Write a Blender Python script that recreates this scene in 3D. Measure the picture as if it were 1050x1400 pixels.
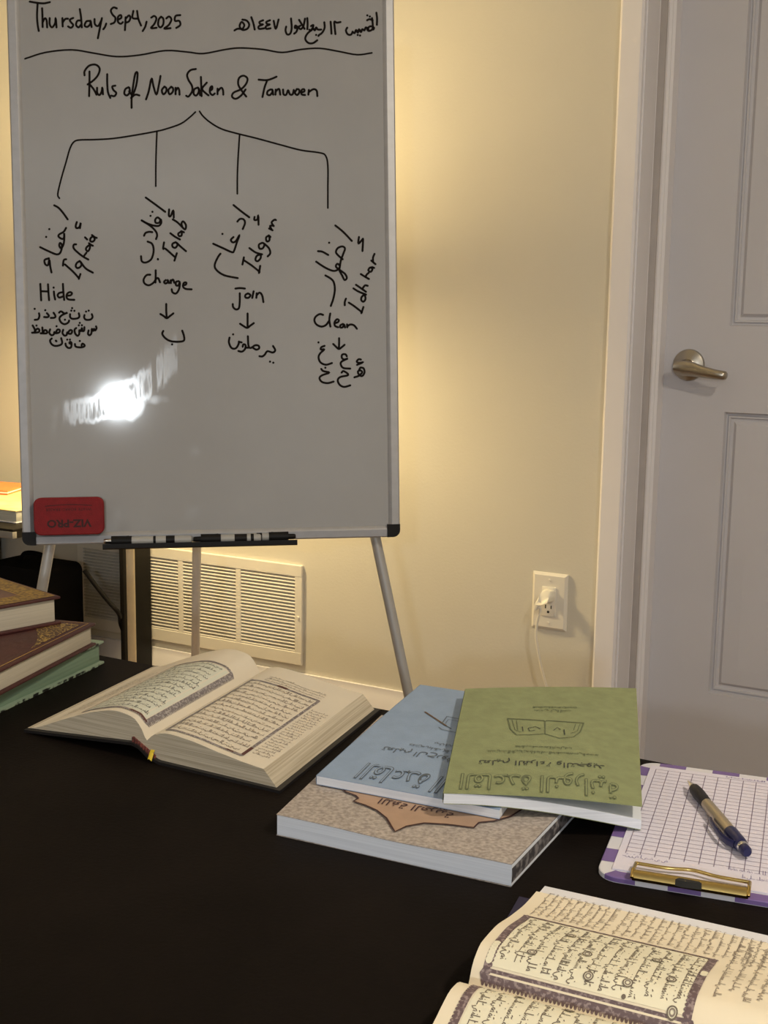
import bpy, bmesh, math, random
from mathutils import Vector, Matrix
from math import sin, cos, pi, radians as rad

SC = bpy.context.scene
COL = SC.collection
for _o in list(bpy.data.objects):
    bpy.data.objects.remove(_o)

# ------------------------------------------------------------------ camera
F = 1670.0                                   # focal length in pixels of the 1050 x 1400 frame
RT = Vector((0.87396512, 0.48578017, 0.01423343))     # camera right
DN = Vector((0.08987312, -0.13276925, -0.98706390))   # camera down
FW = Vector((-0.47760631, 0.86393863, -0.15969427))   # camera forward
CAM = Vector((0, 0, 1.10))
cd = bpy.data.cameras.new('camera')
cam = bpy.data.objects.new('camera', cd)
COL.objects.link(cam)
cam.matrix_world = Matrix(((RT.x, -DN.x, -FW.x, CAM.x), (RT.y, -DN.y, -FW.y, CAM.y), (RT.z, -DN.z, -FW.z, CAM.z), (0, 0, 0, 1)))
cd.sensor_width = 36.0
cd.lens = F / 1400 * 36.0
cd.clip_start = 0.02
SC.camera = cam

# ------------------------------------------------------------------ light and exposure
SC.view_settings.view_transform = 'Standard'
SC.view_settings.look = 'None'
SC.view_settings.exposure = 0.0
SC.view_settings.gamma = 1.0
SC.view_settings.use_curve_mapping = False
wd = bpy.data.worlds.new('room_air')
SC.world = wd
wd.use_nodes = True
wd.node_tree.nodes['Background'].inputs[0].default_value = (0.5, 0.45, 0.4, 1)
wd.node_tree.nodes['Background'].inputs[1].default_value = 0.05


def lamp(name, kind, loc, power, color, size=0.1, aim=None, spot=None, blend=0.5):
    d = bpy.data.lights.new(name, kind)
    d.energy = power
    d.color = color
    if kind == 'AREA':
        d.shape = 'DISK'
        d.size = size
    else:
        d.shadow_soft_size = size
    if spot:
        d.spot_size = rad(spot)
        d.spot_blend = blend
    o = bpy.data.objects.new(name, d)
    COL.objects.link(o)
    o.location = loc
    if aim is not None:
        o.rotation_euler = (Vector(aim) - Vector(loc)).to_track_quat('-Z', 'Y').to_euler()
    return o


lamp('room_bulb', 'POINT', (0.545, -1.41, 1.436), 50, (0.88, 0.95, 1.0), 0.036)
lamp('warm_table_fill', 'AREA', (0.9, 0.6, 2.39), 25, (1.0, 0.885, 0.70), 0.16, (0.5, 0.6, 0))  # added fill, no real fixture: warms and brightens the open pages
lamp('soft_room_fill', 'AREA', (-1.2, -1.2, 2.39), 5, (1.0, 0.95, 0.88), 0.5, (-1.2, -1.2, 0))  # added weak soft fill overhead, not a real ceiling light


# ------------------------------------------------------------------ pixel rays of the measured camera
def ray(p):
    return RT * (p[0] - 525) + DN * (p[1] - 700) + FW * F


def atz(p, z):
    d = ray(p)
    return CAM + d * ((z - CAM.z) / d.z)


def aty(p, y):
    d = ray(p)
    return CAM + d * (y / d.y)


# ------------------------------------------------------------------ materials
MATS = {}


def mat(name, col, rough=0.6, metal=0.0, var=0.06, scale=20.0, bump=0.0, bscale=200.0, spec=0.5, trans=0.0):
    m = bpy.data.materials.new(name)
    m.use_nodes = True
    nt = m.node_tree
    b = nt.nodes['Principled BSDF']
    b.inputs['Roughness'].default_value = rough
    b.inputs['Metallic'].default_value = metal
    b.inputs['Specular IOR Level'].default_value = spec
    tc = nt.nodes.new('ShaderNodeTexCoord')
    nz = nt.nodes.new('ShaderNodeTexNoise')
    nz.inputs['Scale'].default_value = scale
    nz.inputs['Detail'].default_value = 4
    nt.links.new(tc.outputs['Object'], nz.inputs['Vector'])
    rp = nt.nodes.new('ShaderNodeValToRGB')
    c = Vector(col)
    rp.color_ramp.elements[0].position = 0.3
    rp.color_ramp.elements[1].position = 0.7
    rp.color_ramp.elements[0].color = (*[max(0, x * (1 - var)) for x in c], 1)
    rp.color_ramp.elements[1].color = (*[min(1, x * (1 + var)) for x in c], 1)
    nt.links.new(nz.outputs['Fac'], rp.inputs['Fac'])
    nt.links.new(rp.outputs['Color'], b.inputs['Base Color'])
    if bump:
        n2 = nt.nodes.new('ShaderNodeTexNoise')
        n2.inputs['Scale'].default_value = bscale
        n2.inputs['Detail'].default_value = 3
        nt.links.new(tc.outputs['Object'], n2.inputs['Vector'])
        bp = nt.nodes.new('ShaderNodeBump')
        bp.inputs['Strength'].default_value = bump
        bp.inputs['Distance'].default_value = 0.002
        nt.links.new(n2.outputs['Fac'], bp.inputs['Height'])
        nt.links.new(bp.outputs['Normal'], b.inputs['Normal'])
    MATS[name] = m
    return m


def two_tone(name, c1, c2, scale, lo=0.45, hi=0.55, rough=0.5, kind='noise', metal=0.0):
    """a printed or woven pattern of two colours"""
    m = mat(name, c1, rough, metal)
    nt = m.node_tree
    nt.links.clear()
    b = nt.nodes['Principled BSDF']
    out = nt.nodes['Material Output']
    nt.links.new(b.outputs[0], out.inputs[0])
    tc = nt.nodes.new('ShaderNodeTexCoord')
    if kind == 'voronoi':
        t = nt.nodes.new('ShaderNodeTexVoronoi')
        t.feature = 'DISTANCE_TO_EDGE'
        o = t.outputs['Distance']
    else:
        t = nt.nodes.new('ShaderNodeTexNoise')
        t.inputs['Detail'].default_value = 3
        o = t.outputs['Fac']
    t.inputs['Scale'].default_value = scale
    nt.links.new(tc.outputs['Object'], t.inputs['Vector'])
    rp = nt.nodes.new('ShaderNodeValToRGB')
    rp.color_ramp.elements[0].position = lo
    rp.color_ramp.elements[1].position = hi
    rp.color_ramp.elements[0].color = (*c1, 1)
    rp.color_ramp.elements[1].color = (*c2, 1)
    nt.links.new(o, rp.inputs['Fac'])
    nt.links.new(rp.outputs[0], b.inputs['Base Color'])
    return m


def page_edges(name, c1, c2, freq=900.0, ax='Z'):
    """the cut edges of many pages: thin lines along the block"""
    m = mat(name, c1, 0.85)
    nt = m.node_tree
    b = nt.nodes['Principled BSDF']
    tc = nt.nodes.new('ShaderNodeTexCoord')
    mp = nt.nodes.new('ShaderNodeMapping')
    mp.inputs['Scale'].default_value = (6, 6, freq)
    t = nt.nodes.new('ShaderNodeTexNoise')
    t.inputs['Scale'].default_value = 1.0
    t.inputs['Detail'].default_value = 2
    nt.links.new(tc.outputs['Object'], mp.inputs[0])
    nt.links.new(mp.outputs[0], t.inputs['Vector'])
    rp = nt.nodes.new('ShaderNodeValToRGB')
    rp.color_ramp.elements[0].position = 0.35
    rp.color_ramp.elements[1].position = 0.65
    rp.color_ramp.elements[0].color = (*c1, 1)
    rp.color_ramp.elements[1].color = (*c2, 1)
    nt.links.new(t.outputs['Fac'], rp.inputs['Fac'])
    nt.links.new(rp.outputs[0], b.inputs['Base Color'])
    return m


mat('wall_paint', (0.635, 0.60, 0.515), 0.75, var=0.02, scale=3, bump=0.15, bscale=160)
mat('plain_wall', (0.62, 0.58, 0.52), 0.8, var=0.02)
mat('ceiling_paint', (0.75, 0.73, 0.70), 0.9, var=0.02)
mat('floor_wood', (0.16, 0.10, 0.06), 0.5, var=0.3, scale=6)
mat('trim_white', (0.79, 0.765, 0.79), 0.45, var=0.02, scale=5)
mat('taupe_strip', (0.44, 0.40, 0.385), 0.8)
mat('door_white', (0.59, 0.58, 0.62), 0.5, var=0.02, scale=5)
mat('nickel', (0.42, 0.38, 0.32), 0.28, 1.0, var=0.03)
mat('chrome', (0.75, 0.75, 0.75), 0.15, 1.0, var=0.02)
mat('aluminium', (0.42, 0.42, 0.44), 0.45, 0.5, var=0.05, scale=60)
mat('leg_metal', (0.46, 0.45, 0.44), 0.40, 0.35, var=0.04)
mat('leg_metal_lit', (0.80, 0.77, 0.72), 0.5, 0.1, var=0.03)  # lighter copy of leg_metal: lamplight on the rear leg painted into its colour
mat('black_plastic', (0.008, 0.007, 0.007), 0.5, var=0.1, spec=0.2)
mat('black_fabric', (0.006, 0.0055, 0.0055), 0.95, var=0.15, spec=0.1)
mat('ink', (0.010, 0.007, 0.006), 0.8, var=0.1, spec=0.1)
mat('marker_white', (0.40, 0.39, 0.37), 0.35, var=0.02)
mat('eraser_red', (0.21, 0.004, 0.008), 0.75, var=0.12, scale=80, bump=0.3, bscale=500)
mat('eraser_print', (0.035, 0.004, 0.005), 0.7, var=0.1)
mat('felt_grey', (0.12, 0.11, 0.11), 0.95, var=0.1)
mat('vent_white', (0.74, 0.70, 0.62), 0.5, var=0.02)
mat('vent_dark', (0.05, 0.045, 0.04), 0.9)
mat('plate_white', (0.78, 0.74, 0.66), 0.4, var=0.02)
mat('slot_dark', (0.02, 0.018, 0.015), 0.8)
mat('cord_white', (0.80, 0.76, 0.66), 0.45, var=0.02)
mat('desk_black', (0.009, 0.0075, 0.006), 0.5, var=0.2, scale=15, spec=0.2)
mat('desk_edge', (0.24, 0.23, 0.22), 0.5, var=0.1)
mat('lamp_metal', (0.66, 0.56, 0.40), 0.45, var=0.04, scale=30)
sh = mat('lamp_shade', (0.80, 0.74, 0.62), 0.9, var=0.05, scale=80)
_t = sh.node_tree.nodes.new('ShaderNodeBsdfTranslucent')
_t.inputs[0].default_value = (0.92, 0.84, 0.66, 1)
_x = sh.node_tree.nodes.new('ShaderNodeMixShader')
_x.inputs[0].default_value = 0.78
sh.node_tree.links.new(sh.node_tree.nodes['Principled BSDF'].outputs[0], _x.inputs[1])
sh.node_tree.links.new(_t.outputs[0], _x.inputs[2])
sh.node_tree.links.new(_x.outputs[0], sh.node_tree.nodes['Material Output'].inputs[0])
mat('paper_cream', (0.74, 0.66, 0.53), 0.85, var=0.03, scale=12)
mat('paper_ivory', (0.85, 0.745, 0.56), 0.85, var=0.03, scale=12)
mat('text_tint', (0.66, 0.66, 0.55), 0.85, var=0.03)
mat('text_tint_warm', (0.83, 0.77, 0.58), 0.85, var=0.03)
mat('paper_white', (0.78, 0.77, 0.80), 0.8, var=0.02)
mat('booklet_pages', (0.72, 0.74, 0.80), 0.8, var=0.02)
mat('text_ink', (0.17, 0.135, 0.105), 0.8)
mat('text_ink_soft', (0.26, 0.21, 0.17), 0.8)
mat('text_ink_blue', (0.17, 0.17, 0.15), 0.8)
two_tone('ornament', (0.15, 0.10, 0.105), (0.34, 0.26, 0.25), 420, 0.5, 0.62)
two_tone('ornament_grey', (0.20, 0.17, 0.17), (0.42, 0.38, 0.36), 420, 0.48, 0.62)
mat('cartouche', (0.10, 0.035, 0.03), 0.7)
mat('cover_black', (0.014, 0.012, 0.012), 0.45, var=0.1)
mat('cover_navy', (0.014, 0.011, 0.05), 0.5, var=0.1)
mat('headband', (0.16, 0.04, 0.03), 0.8, var=0.5, scale=300)
mat('ribbon_yellow', (0.70, 0.50, 0.03), 0.6)
page_edges('edges_cream', (0.42, 0.35, 0.25), (0.62, 0.54, 0.41))
page_edges('edges_plain', (0.46, 0.41, 0.32), (0.53, 0.47, 0.37))
page_edges('edges_green', (0.17, 0.25, 0.17), (0.22, 0.31, 0.21), 300)
page_edges('edges_blue_white', (0.66, 0.69, 0.76), (0.76, 0.79, 0.86))
page_edges('edges_grey', (0.40, 0.40, 0.37), (0.52, 0.52, 0.48), 500)
two_tone('gold_ornament', (0.13, 0.065, 0.014), (0.33, 0.20, 0.035), 260, 0.42, 0.58)
two_tone('gold_lace', (0.42, 0.27, 0.06), (0.045, 0.012, 0.010), 190, 0.035, 0.09, kind='voronoi')
mat('leather_maroon', (0.062, 0.015, 0.014), 0.5, var=0.2, scale=40, bump=0.15, bscale=400)
mat('leather_brown', (0.12, 0.055, 0.045), 0.5, var=0.2, scale=40, bump=0.15, bscale=400)
mat('gold_line', (0.42, 0.25, 0.06), 0.5, var=0.2)
two_tone('green_lace', (0.012, 0.012, 0.010), (0.30, 0.38, 0.27), 110, 0.46, 0.54)
mat('green_board', (0.28, 0.36, 0.26), 0.6)
mat('booklet_blue', (0.27, 0.36, 0.51), 0.6, var=0.06, scale=60, bump=0.1, bscale=700)
mat('booklet_green', (0.255, 0.285, 0.14), 0.65, var=0.10, scale=90, bump=0.15, bscale=700)
mat('print_dark', (0.055, 0.06, 0.05), 0.7)
mat('print_soft', (0.13, 0.15, 0.08), 0.7)
mat('print_slate', (0.10, 0.12, 0.14), 0.7)
mat('pen_brown', (0.13, 0.07, 0.03), 0.7)
two_tone('tan_paper', (0.30, 0.255, 0.225), (0.52, 0.45, 0.40), 330, 0.35, 0.68, 0.7)
mat('medallion', (0.44, 0.29, 0.20), 0.7, var=0.08, scale=60)
two_tone('spine_print', (0.06, 0.055, 0.06), (0.24, 0.22, 0.22), 150, 0.45, 0.6)
mat('outline_maroon', (0.05, 0.016, 0.016), 0.7)
mat('clipboard_white', (0.72, 0.70, 0.74), 0.45, var=0.02)
mat('clipboard_purple', (0.19, 0.12, 0.33), 0.5, var=0.08)
mat('sheet_lilac', (0.73, 0.69, 0.79), 0.8, var=0.02)
mat('grid_ink', (0.22, 0.17, 0.25), 0.8)
mat('scribble_ink', (0.20, 0.17, 0.36), 0.8)
mat('gold_metal', (0.62, 0.46, 0.17), 0.22, 1.0, var=0.06)
mat('pen_barrel', (0.50, 0.42, 0.30), 0.3, 0.7, var=0.05)
mat('pen_navy', (0.012, 0.014, 0.075), 0.3)
mat('pen_grip', (0.014, 0.013, 0.018), 0.55)
mat('orange_print', (0.80, 0.22, 0.06), 0.6, var=0.1)
two_tone('yellow_cover', (0.70, 0.52, 0.20), (0.78, 0.66, 0.36), 14, 0.35, 0.65, 0.6)

# whiteboard enamel: glossy, with dry wipe smears that are rougher than the clean surface
ARC_C, ARC_R = (0.0, 0.0), 1.0


def board_material():
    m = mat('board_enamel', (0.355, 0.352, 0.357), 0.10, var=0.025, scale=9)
    nt = m.node_tree
    b = nt.nodes['Principled BSDF']
    tc = nt.nodes.new('ShaderNodeTexCoord')

    def node(op, a, bb, clamp=False):
        n = nt.nodes.new('ShaderNodeMath')
        n.operation = op
        n.use_clamp = clamp
        for i, v in enumerate((a, bb)):
            if isinstance(v, (int, float)):
                n.inputs[i].default_value = v
            else:
                nt.links.new(v, n.inputs[i])
        return n.outputs[0]
    sp = nt.nodes.new('ShaderNodeSeparateXYZ')
    nt.links.new(tc.outputs['Object'], sp.inputs[0])
    dx = node('SUBTRACT', sp.outputs[0], ARC_C[0])
    dz = node('SUBTRACT', sp.outputs[2], ARC_C[1])
    r = node('SQRT', node('ADD', node('MULTIPLY', dx, dx), node('MULTIPLY', dz, dz)), 0)
    nz = nt.nodes.new('ShaderNodeTexNoise')
    nz.inputs['Scale'].default_value = 38
    nz.inputs['Detail'].default_value = 5
    nt.links.new(tc.outputs['Object'], nz.inputs['Vector'])
    wob = node('MULTIPLY', node('SUBTRACT', nz.outputs['Fac'], 0.5), 0.022)
    d = node('ABSOLUTE', node('ADD', node('SUBTRACT', r, ARC_R), wob), 0)
    band = node('SUBTRACT', 1.0, node('MULTIPLY', node('SUBTRACT', d, 0.010), 70.0, True), True)
    # the smear is streaky, starts at the left and stops where the eraser was lifted
    ms = nt.nodes.new('ShaderNodeMapping')
    ms.inputs['Scale'].default_value = (170, 1, 22)
    nt.links.new(tc.outputs['Object'], ms.inputs[0])
    n4 = nt.nodes.new('ShaderNodeTexNoise')
    n4.inputs['Scale'].default_value = 1.0
    n4.inputs['Detail'].default_value = 4
    nt.links.new(ms.outputs[0], n4.inputs['Vector'])
    streak = node('MULTIPLY', node('SUBTRACT', n4.outputs['Fac'], 0.30), 3.2, True)
    cut = node('MULTIPLY', node('SUBTRACT', SM1, sp.outputs[0]), 900.0, True)
    cut0 = node('MULTIPLY', node('SUBTRACT', sp.outputs[0], SM0), 60.0, True)
    gap = node('MULTIPLY', node('SUBTRACT', node('ABSOLUTE', node('SUBTRACT', sp.outputs[0], SMG), 0), 0.003), 500.0, True)
    band = node('MULTIPLY', node('MULTIPLY', band, streak), node('MULTIPLY', cut0, gap))
    ex = node('SUBTRACT', sp.outputs[0], SMC[0])
    ez = node('SUBTRACT', sp.outputs[2], SMC[1])
    e = node('SQRT', node('ADD', node('MULTIPLY', ex, ex), node('MULTIPLY', ez, ez)), 0)
    band = node('MULTIPLY', band, node('MULTIPLY', node('SUBTRACT', e, 0.020), 90.0, True))
    n3 = nt.nodes.new('ShaderNodeTexNoise')
    n3.inputs['Scale'].default_value = 12
    nt.links.new(tc.outputs['Object'], n3.inputs['Vector'])
    patch = node('MULTIPLY', node('SUBTRACT', n3.outputs['Fac'], 0.62), 9.0, True)
    band2 = node('MAXIMUM', node('MULTIPLY', band, cut), node('MULTIPLY', patch, 0.6))
    rough = node('ADD', node('MULTIPLY', band2, 0.20), 0.062)
    nt.links.new(rough, b.inputs['Roughness'])
    return m


# ------------------------------------------------------------------ mesh builder
class MB:
    def __init__(s):
        s.v, s.f, s.m, s.slots = [], [], [], []

    def slot(s, name):
        if name not in s.slots:
            s.slots.append(name)
        return s.slots.index(name)

    def add(s, vs, fs, m):
        k, i = len(s.v), s.slot(m)
        s.v += [tuple(p) for p in vs]
        for f in fs:
            s.f.append([k + j for j in f])
            s.m.append(i)

    def bm(s, b, m):
        b.verts.index_update()
        s.add([v.co.copy() for v in b.verts], [[v.index for v in f.verts] for f in b.faces], m)
        b.free()

    def box(s, x0, x1, y0, y1, z0, z1, m, bev=0.0, seg=2):
        b = bmesh.new()
        bmesh.ops.create_cube(b, size=1.0)
        for v in b.verts:
            v.co = Vector(((x0 + x1) / 2 + v.co.x * (x1 - x0), (y0 + y1) / 2 + v.co.y * (y1 - y0), (z0 + z1) / 2 + v.co.z * (z1 - z0)))
        if bev:
            bmesh.ops.bevel(b, geom=list(b.edges), offset=bev, segments=seg, affect='EDGES', profile=0.5)
        s.bm(b, m)

    def tube(s, pts, r, m, n=12, caps=True):
        pts = [Vector(p) for p in pts]
        rr = r if isinstance(r, (list, tuple)) else [r] * len(pts)
        vs, fs = [], []
        ref = None
        for i, p in enumerate(pts):
            t = (pts[min(i + 1, len(pts) - 1)] - pts[max(i - 1, 0)])
            if t.length < 1e-9:
                t = pts[-1] - pts[0]
            t.normalize()
            if ref is None:
                ref = Vector((0, 0, 1)) if abs(t.z) < 0.9 else Vector((1, 0, 0))
            u = t.cross(ref).normalized()
            w = t.cross(u).normalized()
            ref = -w if False else u.cross(t)
            for k in range(n):
                a = 2 * pi * k / n
                vs.append(p + u * cos(a) * rr[i] + w * sin(a) * rr[i])
        for i in range(len(pts) - 1):
            for k in range(n):
                fs.append([i * n + k, i * n + (k + 1) % n, (i + 1) * n + (k + 1) % n, (i + 1) * n + k])
        if caps:
            fs.append(list(range(n))[::-1])
            fs.append([(len(pts) - 1) * n + k for k in range(n)])
        s.add(vs, fs, m)

    def prism(s, poly, fn0, fn1, m, side=None, cap0=True, cap1=True):
        """poly of 2-D points extruded between two maps to 3-D"""
        n = len(poly)
        vs = [fn0(*p) for p in poly] + [fn1(*p) for p in poly]
        caps = []
        if cap0:
            caps.append(list(range(n))[::-1])
        if cap1:
            caps.append([n + i for i in range(n)])
        s.add(vs, caps, m)
        s.add(vs, [[i, (i + 1) % n, n + (i + 1) % n, n + i] for i in range(n)], side or m)

    def grid(s, rows, m):
        n = len(rows[0])
        vs = [p for r in rows for p in r]
        fs = [[i * n + j, i * n + j + 1, (i + 1) * n + j + 1, (i + 1) * n + j] for i in range(len(rows) - 1) for j in range(n - 1)]
        s.add(vs, fs, m)

    def ribbon(s, pts, w, fn, m):
        """a flat pen stroke of width w on the surface fn(x, y)"""
        p = [Vector((a[0], a[1])) for a in pts]
        q = [p[0]]
        for a in p[1:]:
            if (a - q[-1]).length > 1e-6:
                q.append(a)
        p = q
        if len(p) == 1:
            c = p[0]
            ring = [c + Vector((cos(t), sin(t))) * w * 0.55 for t in [k * pi / 4 for k in range(8)]]
            s.add([fn(a.x, a.y) for a in ring], [list(range(8))], m)
            return
        L, Rr = [], []
        for i, a in enumerate(p):
            t0 = (p[i] - p[i - 1]).normalized() if i else (p[1] - p[0]).normalized()
            t1 = (p[i + 1] - p[i]).normalized() if i + 1 < len(p) else t0
            t = t0 + t1
            t = t.normalized() if t.length > 0.3 else t0
            nn = Vector((-t.y, t.x)) * (w / 2)
            L.append(a + nn)
            Rr.append(a - nn)
        t = (p[0] - p[1]).normalized() * w * 0.4
        st = p[0] + t
        t = (p[-1] - p[-2]).normalized() * w * 0.4
        en = p[-1] + t
        n = len(p)
        vs = [fn(a.x, a.y) for a in L] + [fn(a.x, a.y) for a in Rr] + [fn(st.x, st.y), fn(en.x, en.y)]
        fs = [[i, n + i, n + i + 1, i + 1] for i in range(n - 1)] + [[0, 2 * n, n], [n - 1, 2 * n - 1, 2 * n + 1]]
        s.add(vs, fs, m)

    def poly(s, pts, fn, m):
        s.add([fn(*p) for p in pts], [list(range(len(pts)))], m)

    def text(s, body, size, fn, m, bold=0.0, align='CENTER', squash=1.0):
        """lettering laid on the surface fn(x, y)"""
        c = bpy.data.curves.new('lettering', 'FONT')
        c.body = body
        c.size = size
        c.align_x = align
        c.offset = bold
        c.resolution_u = 3
        o = bpy.data.objects.new('lettering', c)
        COL.objects.link(o)
        dg = bpy.context.evaluated_depsgraph_get()
        dg.update()
        me = bpy.data.meshes.new_from_object(o.evaluated_get(dg))
        vs = [fn(v.co.x * squash, v.co.y) for v in me.vertices]
        s.add(vs, [list(p.vertices) for p in me.polygons], m)
        bpy.data.objects.remove(o)
        bpy.data.meshes.remove(me)
        bpy.data.curves.remove(c)

    def build(s, name, parent=None, smooth=35, fix=True):
        me = bpy.data.meshes.new(name)
        me.from_pydata(s.v, [], s.f)
        for k in s.slots:
            me.materials.append(MATS[k])
        me.polygons.foreach_set('material_index', s.m)
        me.update()
        if smooth:
            me.polygons.foreach_set('use_smooth', [True] * len(me.polygons))
            me.set_sharp_from_angle(angle=rad(smooth))
        o = bpy.data.objects.new(name, me)
        COL.objects.link(o)
        if parent:
            o.parent = parent
        return o


def thing(name, label, cat, mtx=None, group=None):
    o = bpy.data.objects.new(name, None)
    o.empty_display_size = 0.05
    COL.objects.link(o)
    if mtx is not None:
        o.matrix_world = mtx if isinstance(mtx, Matrix) else Matrix.Translation(mtx)
    return tag(o, label, cat, group)


def tag(o, label, cat, group=None):
    o['label'] = label
    o['category'] = cat
    if group:
        o['group'] = group
    return o


def struct(o):
    o['kind'] = 'structure'
    return o


def frame(o, x, y, z):
    x, y, z = Vector(x), Vector(y), Vector(z)
    return Matrix(((x.x, y.x, z.x, o[0]), (x.y, y.y, z.y, o[1]), (x.z, y.z, z.z, o[2]), (0, 0, 0, 1)))


def smooth_path(pts, k=4, closed=False):
    """Catmull-Rom through the points"""
    p = [Vector(a) for a in pts]
    if len(p) < 3:
        return p
    out = []
    for i in range(len(p) - 1):
        a = p[i - 1] if i else p[0] * 2 - p[1]
        b, c = p[i], p[i + 1]
        d = p[i + 2] if i + 2 < len(p) else p[-1] * 2 - p[-2]
        for j in range(k):
            t = j / k
            out.append(0.5 * ((2 * b) + (c - a) * t + (2 * a - 5 * b + 4 * c - d) * t * t + (3 * b - a - 3 * c + d) * t ** 3))
    out.append(p[-1])
    return out


def interp(prof):
    """monotone cubic through (x, z) points"""
    xs = [p[0] for p in prof]
    zs = [p[1] for p in prof]
    n = len(xs)
    h = [xs[i + 1] - xs[i] for i in range(n - 1)]
    dl = [(zs[i + 1] - zs[i]) / h[i] for i in range(n - 1)]
    m = [dl[0]] + [0 if dl[i - 1] * dl[i] <= 0 else 2 * dl[i - 1] * dl[i] / (dl[i - 1] + dl[i]) for i in range(1, n - 1)] + [dl[-1]]

    def f(x):
        x = min(max(x, xs[0]), xs[-1])
        i = 0
        while i < n - 2 and x > xs[i + 1]:
            i += 1
        t = (x - xs[i]) / h[i]
        return ((2 * t ** 3 - 3 * t * t + 1) * zs[i] + (t ** 3 - 2 * t * t + t) * h[i] * m[i] + (-2 * t ** 3 + 3 * t * t) * zs[i + 1] + (t ** 3 - t * t) * h[i] * m[i + 1])
    return f


def script_line(length, h, rng, marks=True):
    """pen strokes of one line of flowing script, x from 0 to length, baseline y = 0"""
    out = []
    x = 0.0
    length = length / .72
    while x < length - h:
        wl = rng.randint(2, 5)
        pts = [(x, 0.0)]
        for k in range(wl):
            t = rng.random()
            if x > length - 0.3 * h:
                break
            if t < 0.30:
                pts += [(x + .12 * h, .30 * h), (x + .26 * h, .0)]
                dx = .34 * h
            elif t < 0.50:
                out.append([(x + .1 * h, 0), (x + .08 * h, .5 * h), (x + .05 * h, .95 * h)])
                dx = .3 * h
                pts += [(x + .25 * h, 0)]
            elif t < 0.72:
                pts += [(x + .08 * h, .25 * h), (x + .26 * h, .34 * h), (x + .36 * h, .12 * h), (x + .2 * h, 0.0), (x + .42 * h, -.02 * h)]
                dx = .48 * h
            elif t < 0.86:
                pts += [(x + .12 * h, -.22 * h), (x + .36 * h, -.34 * h), (x + .58 * h, -.10 * h), (x + .52 * h, .06 * h)]
                dx = .6 * h
            else:
                pts += [(x + .3 * h, .02 * h), (x + .5 * h, .0)]
                dx = .5 * h
            if marks:
                u = rng.random()
                if u < .28:
                    out.append([(x + .15 * h, .58 * h)])
                elif u < .42:
                    out.append([(x + .15 * h, -.38 * h)])
                elif u < .62:
                    out.append([(x + .05 * h, .60 * h), (x + .32 * h, .70 * h)])
            x += dx
        out.append(pts)
        x += .22 * h
    return [[(px * .72, py) for px, py in st] for st in out]


# Arabic letter shapes joined by hand: isolated, final, initial, medial
AR = {'ا': '\ufe8d\ufe8e', 'ب': '\ufe8f\ufe90\ufe91\ufe92', 'ة': '\ufe93\ufe94', 'ت': '\ufe95\ufe96\ufe97\ufe98', 'ج': '\ufe9d\ufe9e\ufe9f\ufea0',
      'د': '\ufea9\ufeaa', 'ر': '\ufead\ufeae', 'ع': '\ufec9\ufeca\ufecb\ufecc', 'غ': '\ufecd\ufece\ufecf\ufed0', 'ق': '\ufed5\ufed6\ufed7\ufed8',
      'ل': '\ufedd\ufede\ufedf\ufee0', 'م': '\ufee1\ufee2\ufee3\ufee4', 'ن': '\ufee5\ufee6\ufee7\ufee8', 'ه': '\ufee9\ufeea\ufeeb\ufeec',
      'و': '\ufeed\ufeee', 'ي': '\ufef1\ufef2\ufef3\ufef4', 'ء': '\ufe80', 'س': '\ufeb1\ufeb2\ufeb3\ufeb4', 'ه': '\ufee9\ufeea\ufeeb\ufeec'}


def arabic(w):
    out = []
    for i, c in enumerate(w):
        if c not in AR:
            out.append(c)
            continue
        prev = i > 0 and len(AR.get(w[i - 1], '')) == 4
        nxt = i + 1 < len(w) and w[i + 1] in AR and len(AR[c]) == 4 and w[i + 1] != 'ء'
        g = AR[c]
        out.append(g[3] if prev and nxt else g[1] if prev and len(g) > 1 else g[2] if nxt else g[0])
    return ''.join(reversed(out))


# ================================================================== SETTING
WY = 2.5                                     # face of the painted wall
X0, X1, YF, ZC = -3.3, 1.7, -2.7, 2.42
DX0, DX1, DZ = -0.798, 0.052, 2.05           # clear opening of the door

m = MB()
m.box(X0, X1, YF, WY + 0.2, -0.05, 0, 'floor_wood')
struct(m.build('floor'))
m = MB()
m.box(X0, X1, YF, WY + 0.2, ZC, ZC + 0.05, 'ceiling_paint')
struct(m.build('ceiling'))
m = MB()
m.box(X0, DX0, WY, WY + 0.2, 0, ZC, 'wall_paint')
m.box(DX1, X1, WY, WY + 0.2, 0, ZC, 'wall_paint')
m.box(DX0, DX1, WY, WY + 0.2, DZ, ZC, 'wall_paint')
struct(m.build('wall_back'))
m = MB()
m.box(X0 - 0.1, X0, YF, WY + 0.2, 0, ZC, 'plain_wall')
struct(m.build('wall_left'))
m = MB()
m.box(X1, X1 + 0.1, YF, WY + 0.2, 0, ZC, 'plain_wall')
struct(m.build('wall_right'))
m = MB()
m.box(X0, X1, YF - 0.1, YF, 0, ZC, 'plain_wall')
struct(m.build('wall_front'))

# baseboard with a stepped cap
m = MB()
pr = [(0, 0), (-.016, 0), (-.016, .165), (-.013, .172), (-.013, .180), (-.008, .190), (-.008, .207), (0, .207)]
m.prism(pr, lambda a, b: (X0, WY + a, b), lambda a, b: (-0.848, WY + a, b), 'trim_white')
struct(m.build('baseboard_back'))

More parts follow.
